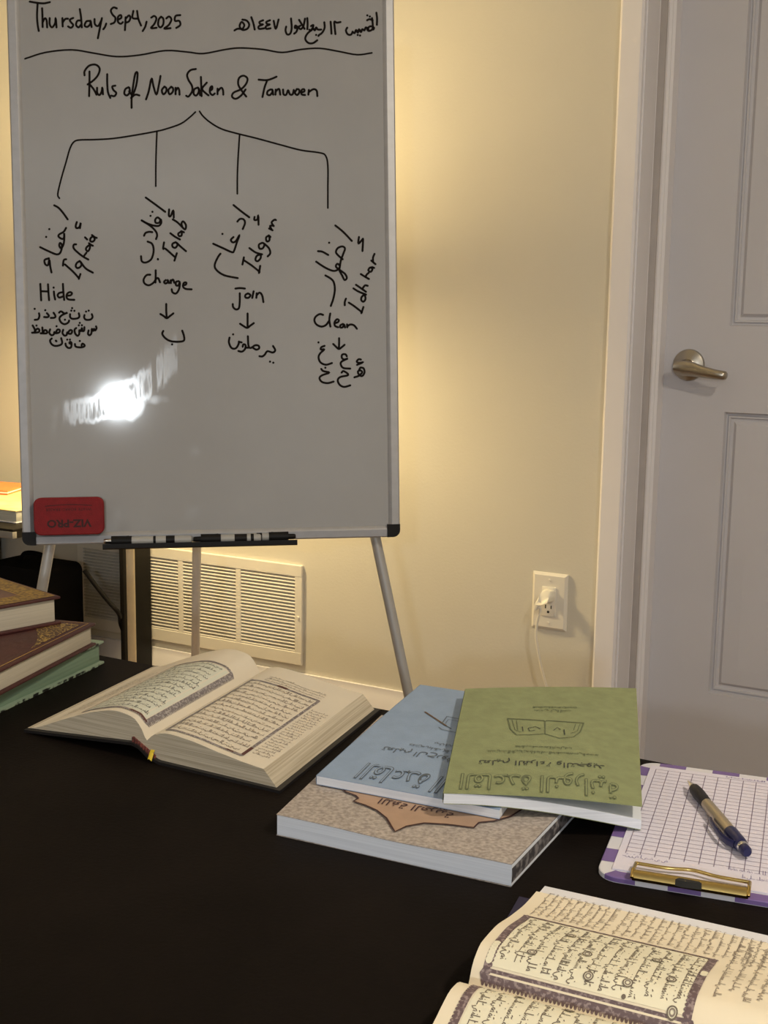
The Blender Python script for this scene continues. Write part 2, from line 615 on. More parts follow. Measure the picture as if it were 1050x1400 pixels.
# door casing, jamb and stop
m = MB()
cas = [(-.848, 0), (-.848, -.012), (-.843, -.016), (-.803, -.016), (-.798, -.012), (-.798, 0)]
m.prism(cas, lambda a, b: (a, WY + b, 0), lambda a, b: (a, WY + b, DZ + .05), 'trim_white')
m.prism([(DX0 + DX1 - a, b) for a, b in cas][::-1], lambda a, b: (a, WY + b, 0), lambda a, b: (a, WY + b, DZ + .05), 'trim_white')
m.box(-.798, DX1, WY - .016, WY, DZ, DZ + .05, 'trim_white')
struct(m.build('trim_1'))
m = MB()
st = [(-.798, .0), (-.795, .0), (-.795, .080), (-.790, .084), (-.785, .086), (-.782, .088), (-.782, .104), (-.7765, .108), (-.7765, .112), (-.771, .116), (-.771, .155), (-.798, .155)]
m.prism(st, lambda a, b: (a, WY + b, 0), lambda a, b: (a, WY + b, DZ), 'trim_white')
m.prism([(DX0 + DX1 - a, b) for a, b in st][::-1], lambda a, b: (a, WY + b, 0), lambda a, b: (a, WY + b, DZ), 'trim_white')
m.box(-.7945, -.7800, WY + .0805, WY + .0872, 0, DZ - .02, 'taupe_strip', .001)  # taupe strip across the front of the stop, darker than the trim
m.box(DX0, DX1, WY, WY + .155, DZ - .02, DZ, 'trim_white')
struct(m.build('trim_2'))

# panelled door leaf
DYF = 2.655
m = MB()
lx0, lx1, lz0, lz1 = -.795, .049, .008, DZ - .004
xs = [lx0, -.634, -.430, -.316, -.112, lx1]
zs = [lz0, .277, .903, 1.086, 1.90, lz1]
for i in range(5):
    for j in range(5):
        a, b, c, d = xs[i], xs[i + 1], zs[j], zs[j + 1]
        if i in (1, 3) and j in (1, 3):
            loops = []
            for off, dep in ((0, 0), (.003, .010), (.007, .012), (.0085, .006), (.0115, .006), (.0135, .011), (.019, .0115), (.026, .004), (.060, .001)):
                loops.append([(a + off, DYF + dep, c + off), (b - off, DYF + dep, c + off), (b - off, DYF + dep, d - off), (a + off, DYF + dep, d - off)])
            for p, q in zip(loops, loops[1:]):
                m.add(p + q, [[k, (k + 1) % 4, 4 + (k + 1) % 4, 4 + k] for k in range(4)], 'door_white')
            m.add(loops[-1], [[0, 1, 2, 3]], 'door_white')
        else:
            m.add([(a, DYF, c), (b, DYF, c), (b, DYF, d), (a, DYF, d)], [[0, 1, 2, 3]], 'door_white')
m.add([(lx0, DYF, lz0), (lx1, DYF, lz0), (lx1, DYF, lz1), (lx0, DYF, lz1), (lx0, DYF + .035, lz0), (lx1, DYF + .035, lz0), (lx1, DYF + .035, lz1), (lx0, DYF + .035, lz1)],
      [[0, 4, 5, 1], [1, 5, 6, 2], [2, 6, 7, 3], [3, 7, 4, 0], [4, 7, 6, 5]], 'door_white')
door = struct(m.build('door_1', smooth=20))
hx, hz = -.7165, 1.001
m = MB()
prof = [(.0345, 0), (.0345, .004), (.033, .008), (.022, .013), (.016, .0145), (.0135, .016), (.012, .045)]
N = 32
rows = [[(hx + cos(2 * pi * k / N) * r, DYF - d, hz + sin(2 * pi * k / N) * r) for k in range(N + 1)] for r, d in prof]
m.grid(rows, 'nickel')
handle = m.build('door_handle', door)
m = MB()
rows = []
for x, hh, y, z in ((-.020, .0095, .045, -.004), (-.016, .0150, .044, -.004), (.0, .0165, .044, -.005), (.02, .0155, .046, -.007), (.045, .0125, .050, -.012), (.07, .0105, .053, -.016), (.088, .0095, .0545, -.0175), (.0935, .0085, .053, -.0175), (.095, .005, .049, -.0175)):
    t = .0075 if x < .09 else .005
    rows.append([(hx + x, DYF - y + sin(a) * t, hz + z + cos(a) * hh) for a in [2 * pi * k / 16 for k in range(17)]])
m.grid(rows, 'nickel')
m.add(rows[-1][:-1], [list(range(16))], 'nickel')
m.add(rows[0][:-1], [list(range(16))[::-1]], 'nickel')
m.build('lever', handle, 40)

# ================================================================== MAIN TABLE
TZ = 0.70
m = MB()
TX0, TX1, TY0, TY1 = -1.32, 0.36, 0.22, 1.057
tab = thing('table', 'large black wooden table in the foreground carrying the open books', 'table', (0, 0, 0))
m.box(TX0, TX1, TY0, TY1, TZ - .034, TZ, 'desk_black', .002)
MATS['table_black'] = mat('table_black', (0.0085, 0.0060, 0.0048), 0.65, var=0.22, scale=9, bump=0.12, bscale=260, spec=0.05)
m.slots = ['table_black']
m.build('tabletop', tab)
m = MB()
m.box(TX0 + .06, TX1 - .06, TY0 + .06, TY0 + .08, TZ - .11, TZ - .034, 'table_black')
m.box(TX0 + .06, TX1 - .06, TY1 - .08, TY1 - .06, TZ - .11, TZ - .034, 'table_black')
m.box(TX0 + .06, TX0 + .08, TY0 + .08, TY1 - .08, TZ - .11, TZ - .034, 'table_black')
m.box(TX1 - .08, TX1 - .06, TY0 + .08, TY1 - .08, TZ - .11, TZ - .034, 'table_black')
m.build('apron', tab)
for x in (TX0 + .03, TX1 - .09):
    for y in (TY0 + .03, TY1 - .09):
        m = MB()
        m.box(x, x + .06, y, y + .06, 0, TZ - .034, 'table_black', .003)
        m.build('leg', tab)

# ================================================================== WHITEBOARD ON ITS EASEL
BU = Vector((0.79783658, 0.60275423, 0.01200531)).normalized()
BV = Vector((-0.07237026, 0.07598554, 0.99447913))
BV = (BV - BU * BV.dot(BU)).normalized()
BN = BV.cross(BU)                              # away from the camera
BO = Vector((-1.43131449, 1.39769273, 0.72724))
BM = frame(BO, BU, BN, BV)
BIN = BM.inverted()


def onb(p):
    """pixel of the photograph -> (u, v) on the face of the board"""
    d = ray(p)
    t = (BO - CAM).dot(BN) / d.dot(BN)
    q = CAM + d * t - BO
    return q.dot(BU), q.dot(BV)


# circle of the wipe marks through three points of the board
_a, _b, _c = onb((85, 566)), onb((165, 545)), onb((245, 478))
_d = 2 * (_a[0] * (_b[1] - _c[1]) + _b[0] * (_c[1] - _a[1]) + _c[0] * (_a[1] - _b[1]))
_s = [p[0] ** 2 + p[1] ** 2 for p in (_a, _b, _c)]
ARC_C = ((_s[0] * (_b[1] - _c[1]) + _s[1] * (_c[1] - _a[1]) + _s[2] * (_a[1] - _b[1])) / _d,
         (_s[0] * (_c[0] - _b[0]) + _s[1] * (_a[0] - _c[0]) + _s[2] * (_b[0] - _a[0])) / _d)
ARC_R = math.hypot(_a[0] - ARC_C[0], _a[1] - ARC_C[1])
SMC = onb((161, 548))
SM0, SM1, SMG = onb((82, 560))[0], onb((243, 490))[0], onb((211, 525))[0]
board_material()

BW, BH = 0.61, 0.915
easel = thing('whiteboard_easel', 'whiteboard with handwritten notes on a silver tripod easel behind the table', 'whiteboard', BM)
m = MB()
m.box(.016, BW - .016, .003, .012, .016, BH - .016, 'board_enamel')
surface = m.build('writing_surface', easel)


def rail(x0, x1, z0, z1, axis):
    m = MB()
    pf = [(0, .016), (0, .002), (.002, 0), (.013, -.001), (.016, .0005), (.019, .003), (.019, .016)]
    if axis == 'l':
        m.prism(pf, lambda a, b: (a, b, z0), lambda a, b: (a, b, z1), 'aluminium')
    if axis == 'r':
        m.prism([(BW - a, b) for a, b in pf][::-1], lambda a, b: (a, b, z0), lambda a, b: (a, b, z1), 'aluminium')
    if axis == 'b':
        m.prism(pf, lambda a, b: (x0, b, a), lambda a, b: (x1, b, a), 'aluminium')
    if axis == 't':
        m.prism([(BH - a, b) for a, b in pf], lambda a, b: (x0, b, a), lambda a, b: (x1, b, a), 'aluminium')
    return m.build('frame_rail', easel, 25)


rail(0, 0, .02, BH - .02, 'l')
rail(0, 0, .02, BH - .02, 'r')
rail(.02, BW - .02, 0, 0, 'b')
rail(.02, BW - .02, 0, 0, 't')
for cx, cz, sx, sz in ((0, 0, 1, 1), (BW, 0, -1, 1), (0, BH, 1, -1), (BW, BH, -1, -1)):
    m = MB()
    arc = [(.0215, 0)] + [(.012 - .012 * sin(t), .012 - .012 * cos(t)) for t in [k * pi / 10 for k in range(6)]] + [(0, .0215), (.0215, .0215)]
    pl = [(cx + sx * a, cz + sz * b) for a, b in arc]
    m.prism(pl, lambda a, b: (a, -.0025, b), lambda a, b: (a, .017, b), 'black_plastic')
    m.build('corner_cap', easel)


def board_fn(px, py):
    u, v = onb((px, py))
    return (u, .0026, v)


def handwriting(name, blocks, label=None, w=2.9):
    m = MB()
    for ox, oy, sc, strokes in blocks:
        for line in strokes.strip().split('\n'):
            ww = w
            line = line.strip()
            if not line:
                continue
            if line[0] == '~':
                ww, line = w * .8, line[1:]
            for st_ in line.split(';'):
                n = [float(t) for t in st_.replace(',', ' ').split()]
                pts = [(ox + n[i] / sc, oy + n[i + 1] / sc) for i in range(0, len(n), 2)]
                m.ribbon(smooth_path([(*p, 0) for p in pts], 4), ww, board_fn, 'ink')
    o = m.build(name, easel, 0)
    if label:
        o['label'] = label
    return o


handwriting('date_writing', [(30, 0, 4.0385, '''
40,5 80,12 120,15 155,8; 85,15 82,80 85,130 92,170
110,40 112,90 113,148; 113,120 125,98 135,110 138,150
152,95 152,130 165,148 182,125 185,95 190,150
222,95 224,145; 224,120 238,102 255,100
284,95 264,105 268,118 282,135 270,150 252,142
318,45 325,90 330,150; 325,110 305,112 298,135 312,148 326,132
376,112 355,115 345,138 360,145 376,130 378,110 384,148
400,100 402,130 420,140 440,105; 441,95 430,150 418,210
465,125 458,145 447,160
525,44 505,38 490,55 500,78 515,95 510,120 488,130
530,105 548,95 545,80 530,90 530,118 545,128 558,118
572,90 570,130 568,165; 572,100 590,82 598,95 590,115 573,122
615,55 610,95 640,100; 635,55 642,100 658,140
688,115 680,145 665,170
712,95 730,85 742,100 730,130 712,152 745,150
768,88 755,105 752,135 765,148 780,130 780,100 766,88
795,100 812,88 825,105 810,135 785,155 822,152
876,80 848,85 845,112 868,112 874,135 850,152''')], 'English date handwritten at the top left')
handwriting('date_writing', [(290, 0, 4.0385, '''
908,65 912,100 911,136
884,95 888,130 886,158 866,168 858,155 876,142 895,150 890,162
855,110 870,103 890,110; 858,82; 872,88
866,160 850,148 842,165 830,158 823,175 812,158 806,178 796,162 788,180 776,172; 778,170 768,188 750,186 740,165 748,148
805,190; 818,193
655,115 658,150 660,185; 712,118 690,122 676,117 678,150 682,187
620,118 622,150 608,178 588,192; 605,160 585,160 575,148 568,165 556,152 548,166 536,160; 545,142 560,135 552,158 525,185 515,212 532,234 558,235 583,218
575,190; 588,195
526,95 528,130 526,160; 514,98 505,140 490,158 478,146 490,138; 480,105 495,130 512,158
472,145 460,138 458,152 472,150 466,172 452,184
436,97 440,150 432,182 415,187 406,165 410,142
340,110 352,157 368,103
322,108 300,118 305,130 320,132 298,142 300,156 325,153
284,108 262,118 267,130 282,132 258,142 260,156 290,153
216,90 228,125 236,162
165,105 190,110 205,132 195,155 168,162 152,142 163,118 178,135 170,155; 165,157 140,156 122,166''')], 'Arabic date handwritten at the top right')

handwriting('title_writing', [(30, 0, 4.0385, '''
345,415 345,390 370,360 405,354 428,375 420,410 395,440 360,465; 372,390 372,440 370,530; 375,465 395,490 412,522
414,480 415,510 428,522 440,500 443,480 447,520
470,405 470,450 474,505 488,540
517,470 498,475 505,495 520,510 510,528 490,525
590,478 570,490 565,515 580,524 595,505 592,480; 590,500 610,520 630,470 638,402 625,405 612,480 605,540 605,595; 600,540 625,520 650,525
684,548 700,500 715,430 725,470 742,520 755,470 765,415
787,475 772,495 780,518 795,505 797,485 785,474
824,476 808,495 815,518 832,505 834,485 822,475
848,480 848,520; 848,500 860,482 868,495 870,522
962,378 930,385 912,410 920,440 938,470 940,500 920,530 905,525
974,480 952,490 948,515 962,525 976,505 976,482 984,525
988,420 990,470 992,530; 1022,452 995,487 1015,512 1032,525
1035,500 1050,490 1050,474 1040,482 1038,508 1052,522 1066,512'''), (290, 0, 4.0385, '''
30,485 30,520; 32,500 50,482 60,495 62,522
190,532 165,500 145,465 148,430 172,415 195,430 188,460 160,490 120,508 110,530 130,543 160,525 186,490
255,437 300,440 330,432 358,420; 305,440 290,480 278,535
327,490 308,500 305,518 320,522 333,505 333,490 338,522
352,490 350,522; 352,502 370,488 377,522
392,490 395,518 410,520 420,495 430,518 445,518 452,492
468,490 458,510 470,522 482,508 480,492 466,489
492,508 510,502 508,490 495,495 495,518 516,522
535,492 532,522; 535,505 560,490 578,498 582,530''')])

handwriting('branch_diagram', [(0, 0, 1.9444, '''
~65,155 120,138 190,131 250,140 310,149 370,145 440,133 500,137 540,141 600,130 640,126 700,130 750,138 800,130 850,127 900,135 950,144 990,139
~520,296 505,310 480,328 440,342 415,348 360,358 300,367 250,370 210,371 195,377 185,395 175,430 162,475 153,515 158,527
~530,294 540,308 560,325 590,342 635,355 680,366 750,385 800,398 850,405 866,413 872,440 872,500 872,553
~417,347 415,400 414,450 414,495
~637,358 633,420 631,470 631,515''')])

handwriting('first_column', [(30, 260, 8.077, '''
350,162 400,190 450,245 505,322
300,427; 265,513
487,410 460,455 410,485 402,510 440,535 462,520 464,470 465,540 455,600 430,640 410,610 418,580 438,600 435,650 415,695 375,705 300,675 195,625
300,748 248,768 255,815 285,825 300,765 310,840 325,910
605,345 592,390 600,415 632,405 648,355 638,420
490,760 460,770 450,835; 470,815 560,895 628,970; 645,920 625,980
640,778 605,800 592,835 610,858 642,845 656,815 640,780 700,860 785,910
600,595 570,600 570,640 620,690 680,735 735,765; 712,685 680,728
745,600 715,625 705,650 725,672 745,645 752,603; 735,580 760,600 785,612
787,500 755,530 755,560 780,565 802,540 785,500; 768,490 800,515 828,525
692,515 722,545'''), (30, 370, 8.077, '''
200,140 205,230 210,330; 285,145 290,235 298,328; 205,225 290,228
350,225 355,275 366,320; 348,185
450,140 455,230 465,325; 452,235 410,245 392,270 410,295 452,282
490,275 535,270 550,248 530,235 500,250 490,285 510,315 580,320
185,465 190,500 175,535 135,542; 138,420
270,465 295,495 280,512 238,510; 255,435
345,460 368,500 355,518 312,520
405,465 430,448 470,472 502,460 440,490 412,525 430,570 470,590 510,570 520,545; 473,540
530,475 530,510 555,530 610,525 632,505 625,465; 552,412; 543,440; 577,442
690,485 685,515 705,540 755,538 778,510 768,475; 706,450; 735,440
815,610 822,635 805,660 795,640 785,665 770,640 765,690 745,712 728,695 735,655
688,618 685,660 665,665 660,630 650,668 632,655 630,700 610,718 585,690 580,650 600,630; 637,575; 626,602; 660,602
500,690 530,655 552,665 540,695 510,692 498,680 490,710 465,714 445,685 455,648
368,690 390,650 415,655 410,680 370,690 355,675 350,700 325,712 300,685 310,643; 380,612
222,622 228,690; 200,690 270,690 272,665 250,655 228,688
113,600 140,650 135,685; 105,684 180,678 188,650 165,640 138,672; 158,605
330,745 308,770 325,810 365,830 420,820 442,795 430,740; 375,775; 378,778; 372,772
545,810 522,800 530,785 545,798 540,845 510,852 485,830 478,800; 498,760; 528,760
655,828 665,805 685,815 690,832 660,845 620,845 590,835 582,805; 637,775''')])

handwriting('second_column', [(170, 250, 6.083, '''
175,118 250,172 342,240
233,238; 217,272
300,302 275,285 256,305 262,330 290,328 302,300 306,330 285,355 240,352 190,335 140,308; 140,308 215,355 260,400 272,435 262,468; 162,440 175,415 205,405 235,408; 190,485 230,505 243,560 225,630 180,660 145,650 138,605
278,632; 279,634
372,215 370,270 386,272 407,225 411,290
330,490 322,548 340,545 420,615; 437,580 415,648
430,490 400,505 402,530 425,537 442,512 430,492 470,530 515,568
380,415 420,445 465,470
468,405 448,420 455,440 475,436 478,408; 470,398 498,410
400,300 440,325 478,362 505,385 512,350 490,318 475,335 482,368
218,762 185,765 160,800 168,835 205,850 245,825 262,795; 260,722 260,780 258,830; 258,802 280,790 297,828
347,805 330,820 340,835 360,825 360,805 372,835
385,805 387,835; 387,815 405,803 416,832
455,815 430,822 430,850 450,850 462,822 455,880 430,918 400,908 393,880
485,850 510,845 515,828 495,830 488,860 510,880 562,884
348,1003 348,1060 352,1120; 297,1088 325,1105 352,1124 380,1105 410,1082
325,1228 315,1255 340,1290 385,1315 450,1320 495,1310 495,1270 480,1225
397,1342''')])

handwriting('third_column', [(280, 260, 5.6, '''
218,110 280,160 343,207
248,240 270,218 298,222 308,250 290,298
135,333
222,355 200,378 215,398 240,385 267,340 245,400 225,460 208,473 140,442 62,407
122,482 100,512 76,570 90,610 150,650 255,672
382,200 380,225 402,222 410,190 412,265
300,510 288,570; 300,535 360,575 422,625; 425,575 415,635
340,440 390,475 442,490; 432,490 400,500 388,530 405,542 427,520 430,492
442,400 415,415 420,445 445,442 457,412 442,400; 452,405 490,440 502,480 480,507
492,345 470,360 475,390 495,382 495,350; 488,342 505,358
490,290 522,306; 512,298 500,272 528,270; 530,275 512,245 535,224 548,228
232,752 270,748 310,752; 268,785 268,850 262,900 240,912 218,895 214,868
332,788 312,800 312,820 335,822 350,802 330,788
375,770 363,826
398,785 395,825; 398,802 420,783 440,805 450,858
328,940 328,1052; 268,1020 298,1040 325,1053 350,1035 378,1015
190,1125 185,1165 205,1207 237,1210 258,1180 262,1155; 217,1103
262,1160 285,1165; 290,1200 295,1180 312,1185 308,1215 285,1235 255,1230; 330,1115 335,1190 352,1207 385,1187 412,1190 416,1210 395,1220 370,1207; 312,1205 335,1205
522,1190 540,1225 520,1242 480,1232 460,1258 440,1272 416,1270
500,1312; 525,1320''')])

handwriting('fourth_column', [(410, 290, 8.077, '''
390,142 480,215 578,318
325,335; 198,428 250,435 318,472
478,520 430,480 400,440 420,395 470,376 500,400 480,460 455,530 443,600 438,640 470,700 495,747 520,725 500,680 440,635 400,600 415,568 442,590 430,625 380,647 310,625 240,585 178,542
280,695 340,730 375,770 388,850 372,950 342,1038
655,268 648,345 690,302 700,300 693,430
512,950 498,990 498,1030; 538,995 600,1035 690,1105; 705,1042 680,1118
590,838 650,875 737,910; 718,903 685,935 680,970 705,987 727,955 717,905
618,798 680,840 735,880; 690,848 720,808 755,812
672,680 720,710 768,738; 728,715 738,690 765,665
802,608 775,612 758,640 785,657 803,628 790,608; 795,603 826,615
788,530 840,575; 812,555 810,500 828,455'''), (410, 410, 8.077, '''
262,165 220,155 175,185 162,225 185,270 240,293 290,275 322,232
338,145 327,210 332,260 340,297
380,258 420,245 432,222 410,213 385,245 390,285 427,302
482,262 450,278 448,302 475,300 490,270 502,307; 522,265 526,305; 528,288 560,270 600,280 634,320
435,418 435,480 432,540; 367,483 400,515 432,541 465,520 498,492
207,468
278,505 240,520 232,547 272,545 225,590 208,635 230,690 290,715 360,695
522,625 505,600 470,603 465,637 490,657 534,645 470,675 452,705 480,750 562,758
283,748
235,758 260,785 328,802 250,830 218,862 245,905 310,918 378,900
460,805 485,785 537,828 450,850 420,885 440,935 490,960 562,942
680,658 650,655 630,682 660,695 702,687 630,718
670,745 705,755 716,800 690,840 655,825 643,790 670,778 690,800 650,838 600,855; 670,745 655,775''')])

# easel legs: two in front in the plane of the board, one behind
for u0, u1, nm in ((.040, -.105, 'l'), (.571, .715, 'r')):
    m = MB()
    zt, zb = .75, -BO.z / BV.z
    du = (u1 - u0) / (zb - 0)
    p0, p1 = Vector((u0 + du * zt, .032, zt)), Vector((u1, .032, zb + .012))
    m.tube([p0, p0.lerp(p1, .46)], .0105, 'leg_metal', 16)
    m.tube([p0.lerp(p1, .46), p1], .0088, 'leg_metal', 16)
    lg = m.build('leg', easel)
    m = MB()
    m.tube([p1 + Vector((0, 0, .035)), p1 + Vector((0, 0, -.006))], .012, 'black_plastic', 12)
    m.build('rubber_foot', lg)
apex = BO + BU * .302 + BV * .80 + BN * .045
low = CAM + ray((267, 903)) / F * 2.68
foot = apex + (low - apex) * ((apex.z - 0.012) / (apex.z - low.z))
m = MB()
m.tube([BIN @ apex, BIN @ apex.lerp(foot, .35)], .0105, 'leg_metal', 16)
m.tube([BIN @ apex.lerp(foot, .35), BIN @ foot], .0092, 'leg_metal_lit', 16)
lg = m.build('leg', easel)
m = MB()
m.tube([BIN @ (foot + Vector((0, 0, .035))), BIN @ (foot + Vector((0, 0, -.010)))], .012, 'black_plastic', 12)
m.build('rubber_foot', lg)
m = MB()
m.box(.18, .43, .017, .06, .78, .82, 'black_plastic', .004)
m.build('easel_bracket', easel)

# pen tray
m = MB()
tu0, tu1 = .1275, .437
tp = [(.0, -.006), (-.026, -.0075), (-.029, -.0055), (-.029, .0015), (-.0265, .0015), (-.0265, -.003), (.0, -.003)]
m.prism(tp, lambda a, b: (tu0, a, b), lambda a, b: (tu1, a, b), 'black_plastic')
m.build('pen_tray', easel)


def marker(name, label, u0, u1, cap_side, y, bands=(), tip='black_plastic'):
    t = thing(name, label, 'marker', BM @ Matrix.Translation((u0, y, .0052)), 'dry erase markers on the easel tray')
    L = u1 - u0
    s = 1 if cap_side == 'l' else -1

    def X(a):
        return a if s == 1 else L - a
    m = MB()
    m.tube([(X(.012), 0, 0), (X(.044), 0, 0)], [.0082, .0078], 'black_plastic', 16)
    m.tube([(X(.012), 0, .004), (X(.040), 0, .0066)], .0018, 'black_plastic', 8)
    m.build('cap', t)
    m = MB()
    m.tube([(X(0.0), 0, 0), (X(.002), 0, 0), (X(.012), 0, 0)], [.003, .0042, .0045], tip, 14)
    m.tube([(X(.044), 0, 0), (X(L - .010), 0, 0), (X(L - .002), 0, 0), (X(L), 0, 0)], [.0068, .0068, .0062, .004], 'marker_white', 16)
    for a, b in bands:
        m.tube([(X(a), 0, 0), (X(b), 0, 0)], .0070, 'black_plastic', 16)
    m.build('barrel', t)
    return t


marker('marker', 'white marker with a black cap at the left end of the easel tray', .1285, .268, 'l', -.0165, [(.078, .082), (.098, .112)], 'chrome')
marker('marker', 'black capped marker at the middle of the easel tray with dark print', .270, .379, 'l', -.0165, [(.066, .086), (.092, .097)])
marker('marker', 'marker with its black cap at the right end of the easel tray', .331, .436, 'r', -.0015, [(.055, .064)])

# eraser
eu0, eu1, ev0, ev1 = .0215, .130, .0170, .0765
er = thing('board_eraser', 'red felt whiteboard eraser stuck to the lower left of the whiteboard', 'eraser', BM @ Matrix.Translation((eu0, 0.0025, ev0)))
ew, eh = eu1 - eu0, ev1 - ev0


def rrect(x0, x1, y0, y1, r, k=5):
    out = []
    for cx, cy, a0 in ((x1 - r, y0 + r, -pi / 2), (x1 - r, y1 - r, 0), (x0 + r, y1 - r, pi / 2), (x0 + r, y0 + r, pi)):
        for i in range(k + 1):
            a = a0 + pi / 2 * i / k
            out.append((cx + r * cos(a), cy + r * sin(a)))
    return out


m = MB()
o0, o1, o2 = rrect(0, ew, 0, eh, .011), rrect(0, ew, 0, eh, .011), rrect(.0015, ew - .0015, .0015, eh - .0015, .010)
n = len(o0)
vs = [(a, -.010, b) for a, b in o0] + [(a, -.0225, b) for a, b in o1] + [(a, -.024, b) for a, b in o2]
m.add(vs, [[i, (i + 1) % n, n + (i + 1) % n, n + i] for i in range(n)] + [[n + i, n + (i + 1) % n, 2 * n + (i + 1) % n, 2 * n + i] for i in range(n)] + [[2 * n + i for i in range(n)], list(range(n))[::-1]], 'eraser_red')
efn = lambda x, y: (ew / 2 - x, -.0243, eh / 2 - y)
m.text('VIZ-PRO', .0165, lambda x, y: efn(x, y + .0058), 'eraser_print', bold=.0006, squash=1.1)
m.text('WHITE BOARD ERASER', .0062, lambda x, y: efn(x, y - .0130), 'eraser_print', squash=1.1)
m.ribbon([(.036 - .0036 * k, .0165 + .0020 * (1 - ((k - 10) / 10) ** 2)) for k in range(21)], .0011, lambda x, y: (ew / 2 - x, -.0243, eh / 2 + y), 'eraser_print')
m.build('body', er)
m = MB()
m.prism(rrect(.001, ew - .001, .001, eh - .001, .010), lambda a, b: (a, -.010, b), lambda a, b: (a, 0, b), 'felt_grey')
m.build('felt_pad', er)

# ================================================================== WALL GRILLE
VX0, VX1, VZ0, VZ1 = -2.345, -1.607, .2275, .4835
vent = thing('wall_vent', 'white louvred return air grille low on the wall behind the easel', 'vent', (VX0, WY, VZ0))
vw, vh = VX1 - VX0, VZ1 - VZ0
cols = [(.018, .172), (.190, .350), (.366, .536), (.552, vw - .022)]
cols = [(.022, .166), (.190 - .012, .350), (vw - .738 + .366, .536), (.552, vw - .024)]
xb = [VX1 - .021, -1.7925, -1.8085, -1.9785, -1.9945, -2.16, -2.176, VX0 + .021]
cols = [(xb[k + 1] - VX0, xb[k] - VX0) for k in (0, 2, 4, 6)]
vb, vt = .034, vh - .030
m = MB()
m.box(0, vw, -.009, 0, 0, vb, 'vent_white', .002, 1)
m.box(0, vw, -.009, 0, vt, vh, 'vent_white', .002)
xe = sorted([0] + [a for c in cols for a in c] + [vw])
for k in range(0, len(xe), 2):
    m.box(xe[k], xe[k + 1], -.0085, 0, vb - .002, vt + .002, 'vent_white', .001)
m.build('frame', vent, 0)
for a, b in cols:
    m = MB()
    nl = 22
    for k in range(nl):
        z = vb + (k + .5) * (vt - vb) / nl
        m.add([(a, -.008, z - .0032), (b, -.008, z - .0032), (b, -.0005, z + .0014), (a, -.0005, z + .0014), (a, -.008, z - .0012), (b, -.008, z - .0012), (b, -.0005, z + .0032), (a, -.0005, z + .0032)],
              [[0, 1, 5, 4], [4, 5, 6, 7], [0, 3, 2, 1]], 'vent_white')
    m.add([(a, -.0004, vb), (b, -.0004, vb), (b, -.0004, vt), (a, -.0004, vt)], [[0, 1, 2, 3]], 'vent_dark')
    m.build('louvre_panel', vent, 0)
for x in (.010, vw - .010):
    m = MB()
    m.tube([(x, -.0085, vh / 2 - .005), (x, -.0115, vh / 2 - .005)], [.004, .0032], 'vent_white', 12)
    m.build('screw', vent)

# ================================================================== OUTLET, PLUG AND CORD
ox, oz = -.9567, .4762
out = thing('electrical_outlet', 'white wall outlet with a plug in its upper socket beside the door casing', 'outlet', (ox, WY, oz))
m = MB()
pw, ph = .041, .064
l0 = [(-pw, -ph), (pw, -ph), (pw, ph), (-pw, ph)]
vs = [(a, 0, b) for a, b in l0] + [(a, -.003, b) for a, b in l0] + [(a * .86, -.0075, b * .91) for a, b in l0]
m.add(vs, [[i, (i + 1) % 4, 4 + (i + 1) % 4, 4 + i] for i in range(4)] + [[4 + i, 4 + (i + 1) % 4, 8 + (i + 1) % 4, 8 + i] for i in range(4)] + [[8, 9, 10, 11]], 'plate_white')
m.build('cover_plate', out, 10)
m = MB()
m.box(-.0165, .0165, -.0100, -.006, -.0335, .0335, 'plate_white', .0012)
for zc in (-.0165, .0165):
    for x in (-.0066, .0066):
        m.box(x - .0012, x + .0012, -.0103, -.0095, zc + .001, zc + (.0095 if x < 0 else .0085), 'slot_dark')
    ring = [(.0030 * cos(t), .0030 * sin(t)) for t in [k * pi / 6 for k in range(12)]]
    m.prism(ring, lambda a, b: (a, -.0095, zc - .0065 + b), lambda a, b: (a, -.0103, zc - .0065 + b), 'slot_dark')
m.build('receptacle', out)
for z in (-.0485, .0485):
    m = MB()
    m.tube([(0, -.007, z), (0, -.0095, z)], [.0032, .0024], 'plate_white', 12)
    m.build('screw', out)
pc = thing('power_cord', 'white power cord hanging from the wall outlet beside the door', 'cord', (ox, WY, oz))
m = MB()
rows = []
for (x, y, z, a, b) in ((0.002, -.0103, .0145, .0125, .0135), (0.0, -.020, .0150, .0125, .0135), (-.004, -.031, .011, .0115, .0120), (-.011, -.037, .002, .0085, .0080), (-.0165, -.039, -.008, .0050, .0050), (-.0190, -.0395, -.014, .0040, .0040)):
    t = {0: 0, 1: 0}.get(len(rows), .5 if len(rows) == 2 else 1.1)
    row = []
    for k in range(17):
        g = 2 * pi * k / 16
        cx = abs(cos(g)) ** .5 * (1 if cos(g) >= 0 else -1) * a
        cz = abs(sin(g)) ** .5 * (1 if sin(g) >= 0 else -1) * b
        row.append((x + cx, y + cz * sin(t), z + cz * cos(t)))
    rows.append(row)
m.grid(rows, 'cord_white')
m.add(rows[0][:-1], [list(range(16))[::-1]], 'cord_white')
m.build('plug', pc, 50)
m = MB()
O = Vector((ox, WY, oz))
path = [Vector((-.0188, -.0393, -.012))]
for p, y in (((739, 832), 2.462), ((734.5, 850), 2.464), ((733, 868), 2.466), ((735.5, 889), 2.469), ((740, 912), 2.470), ((747, 938), 2.470), ((755, 965), 2.470)):
    path.append(aty(p, y) - O)
path += [Vector((.075, -.03, -.33)), Vector((.09, -.05, -.44)), Vector((.14, -.06, -.4735)), Vector((.22, -.10, -.4735))]
m.tube(smooth_path(path, 6), .0032, 'cord_white', 10)
m.build('cable', pc)

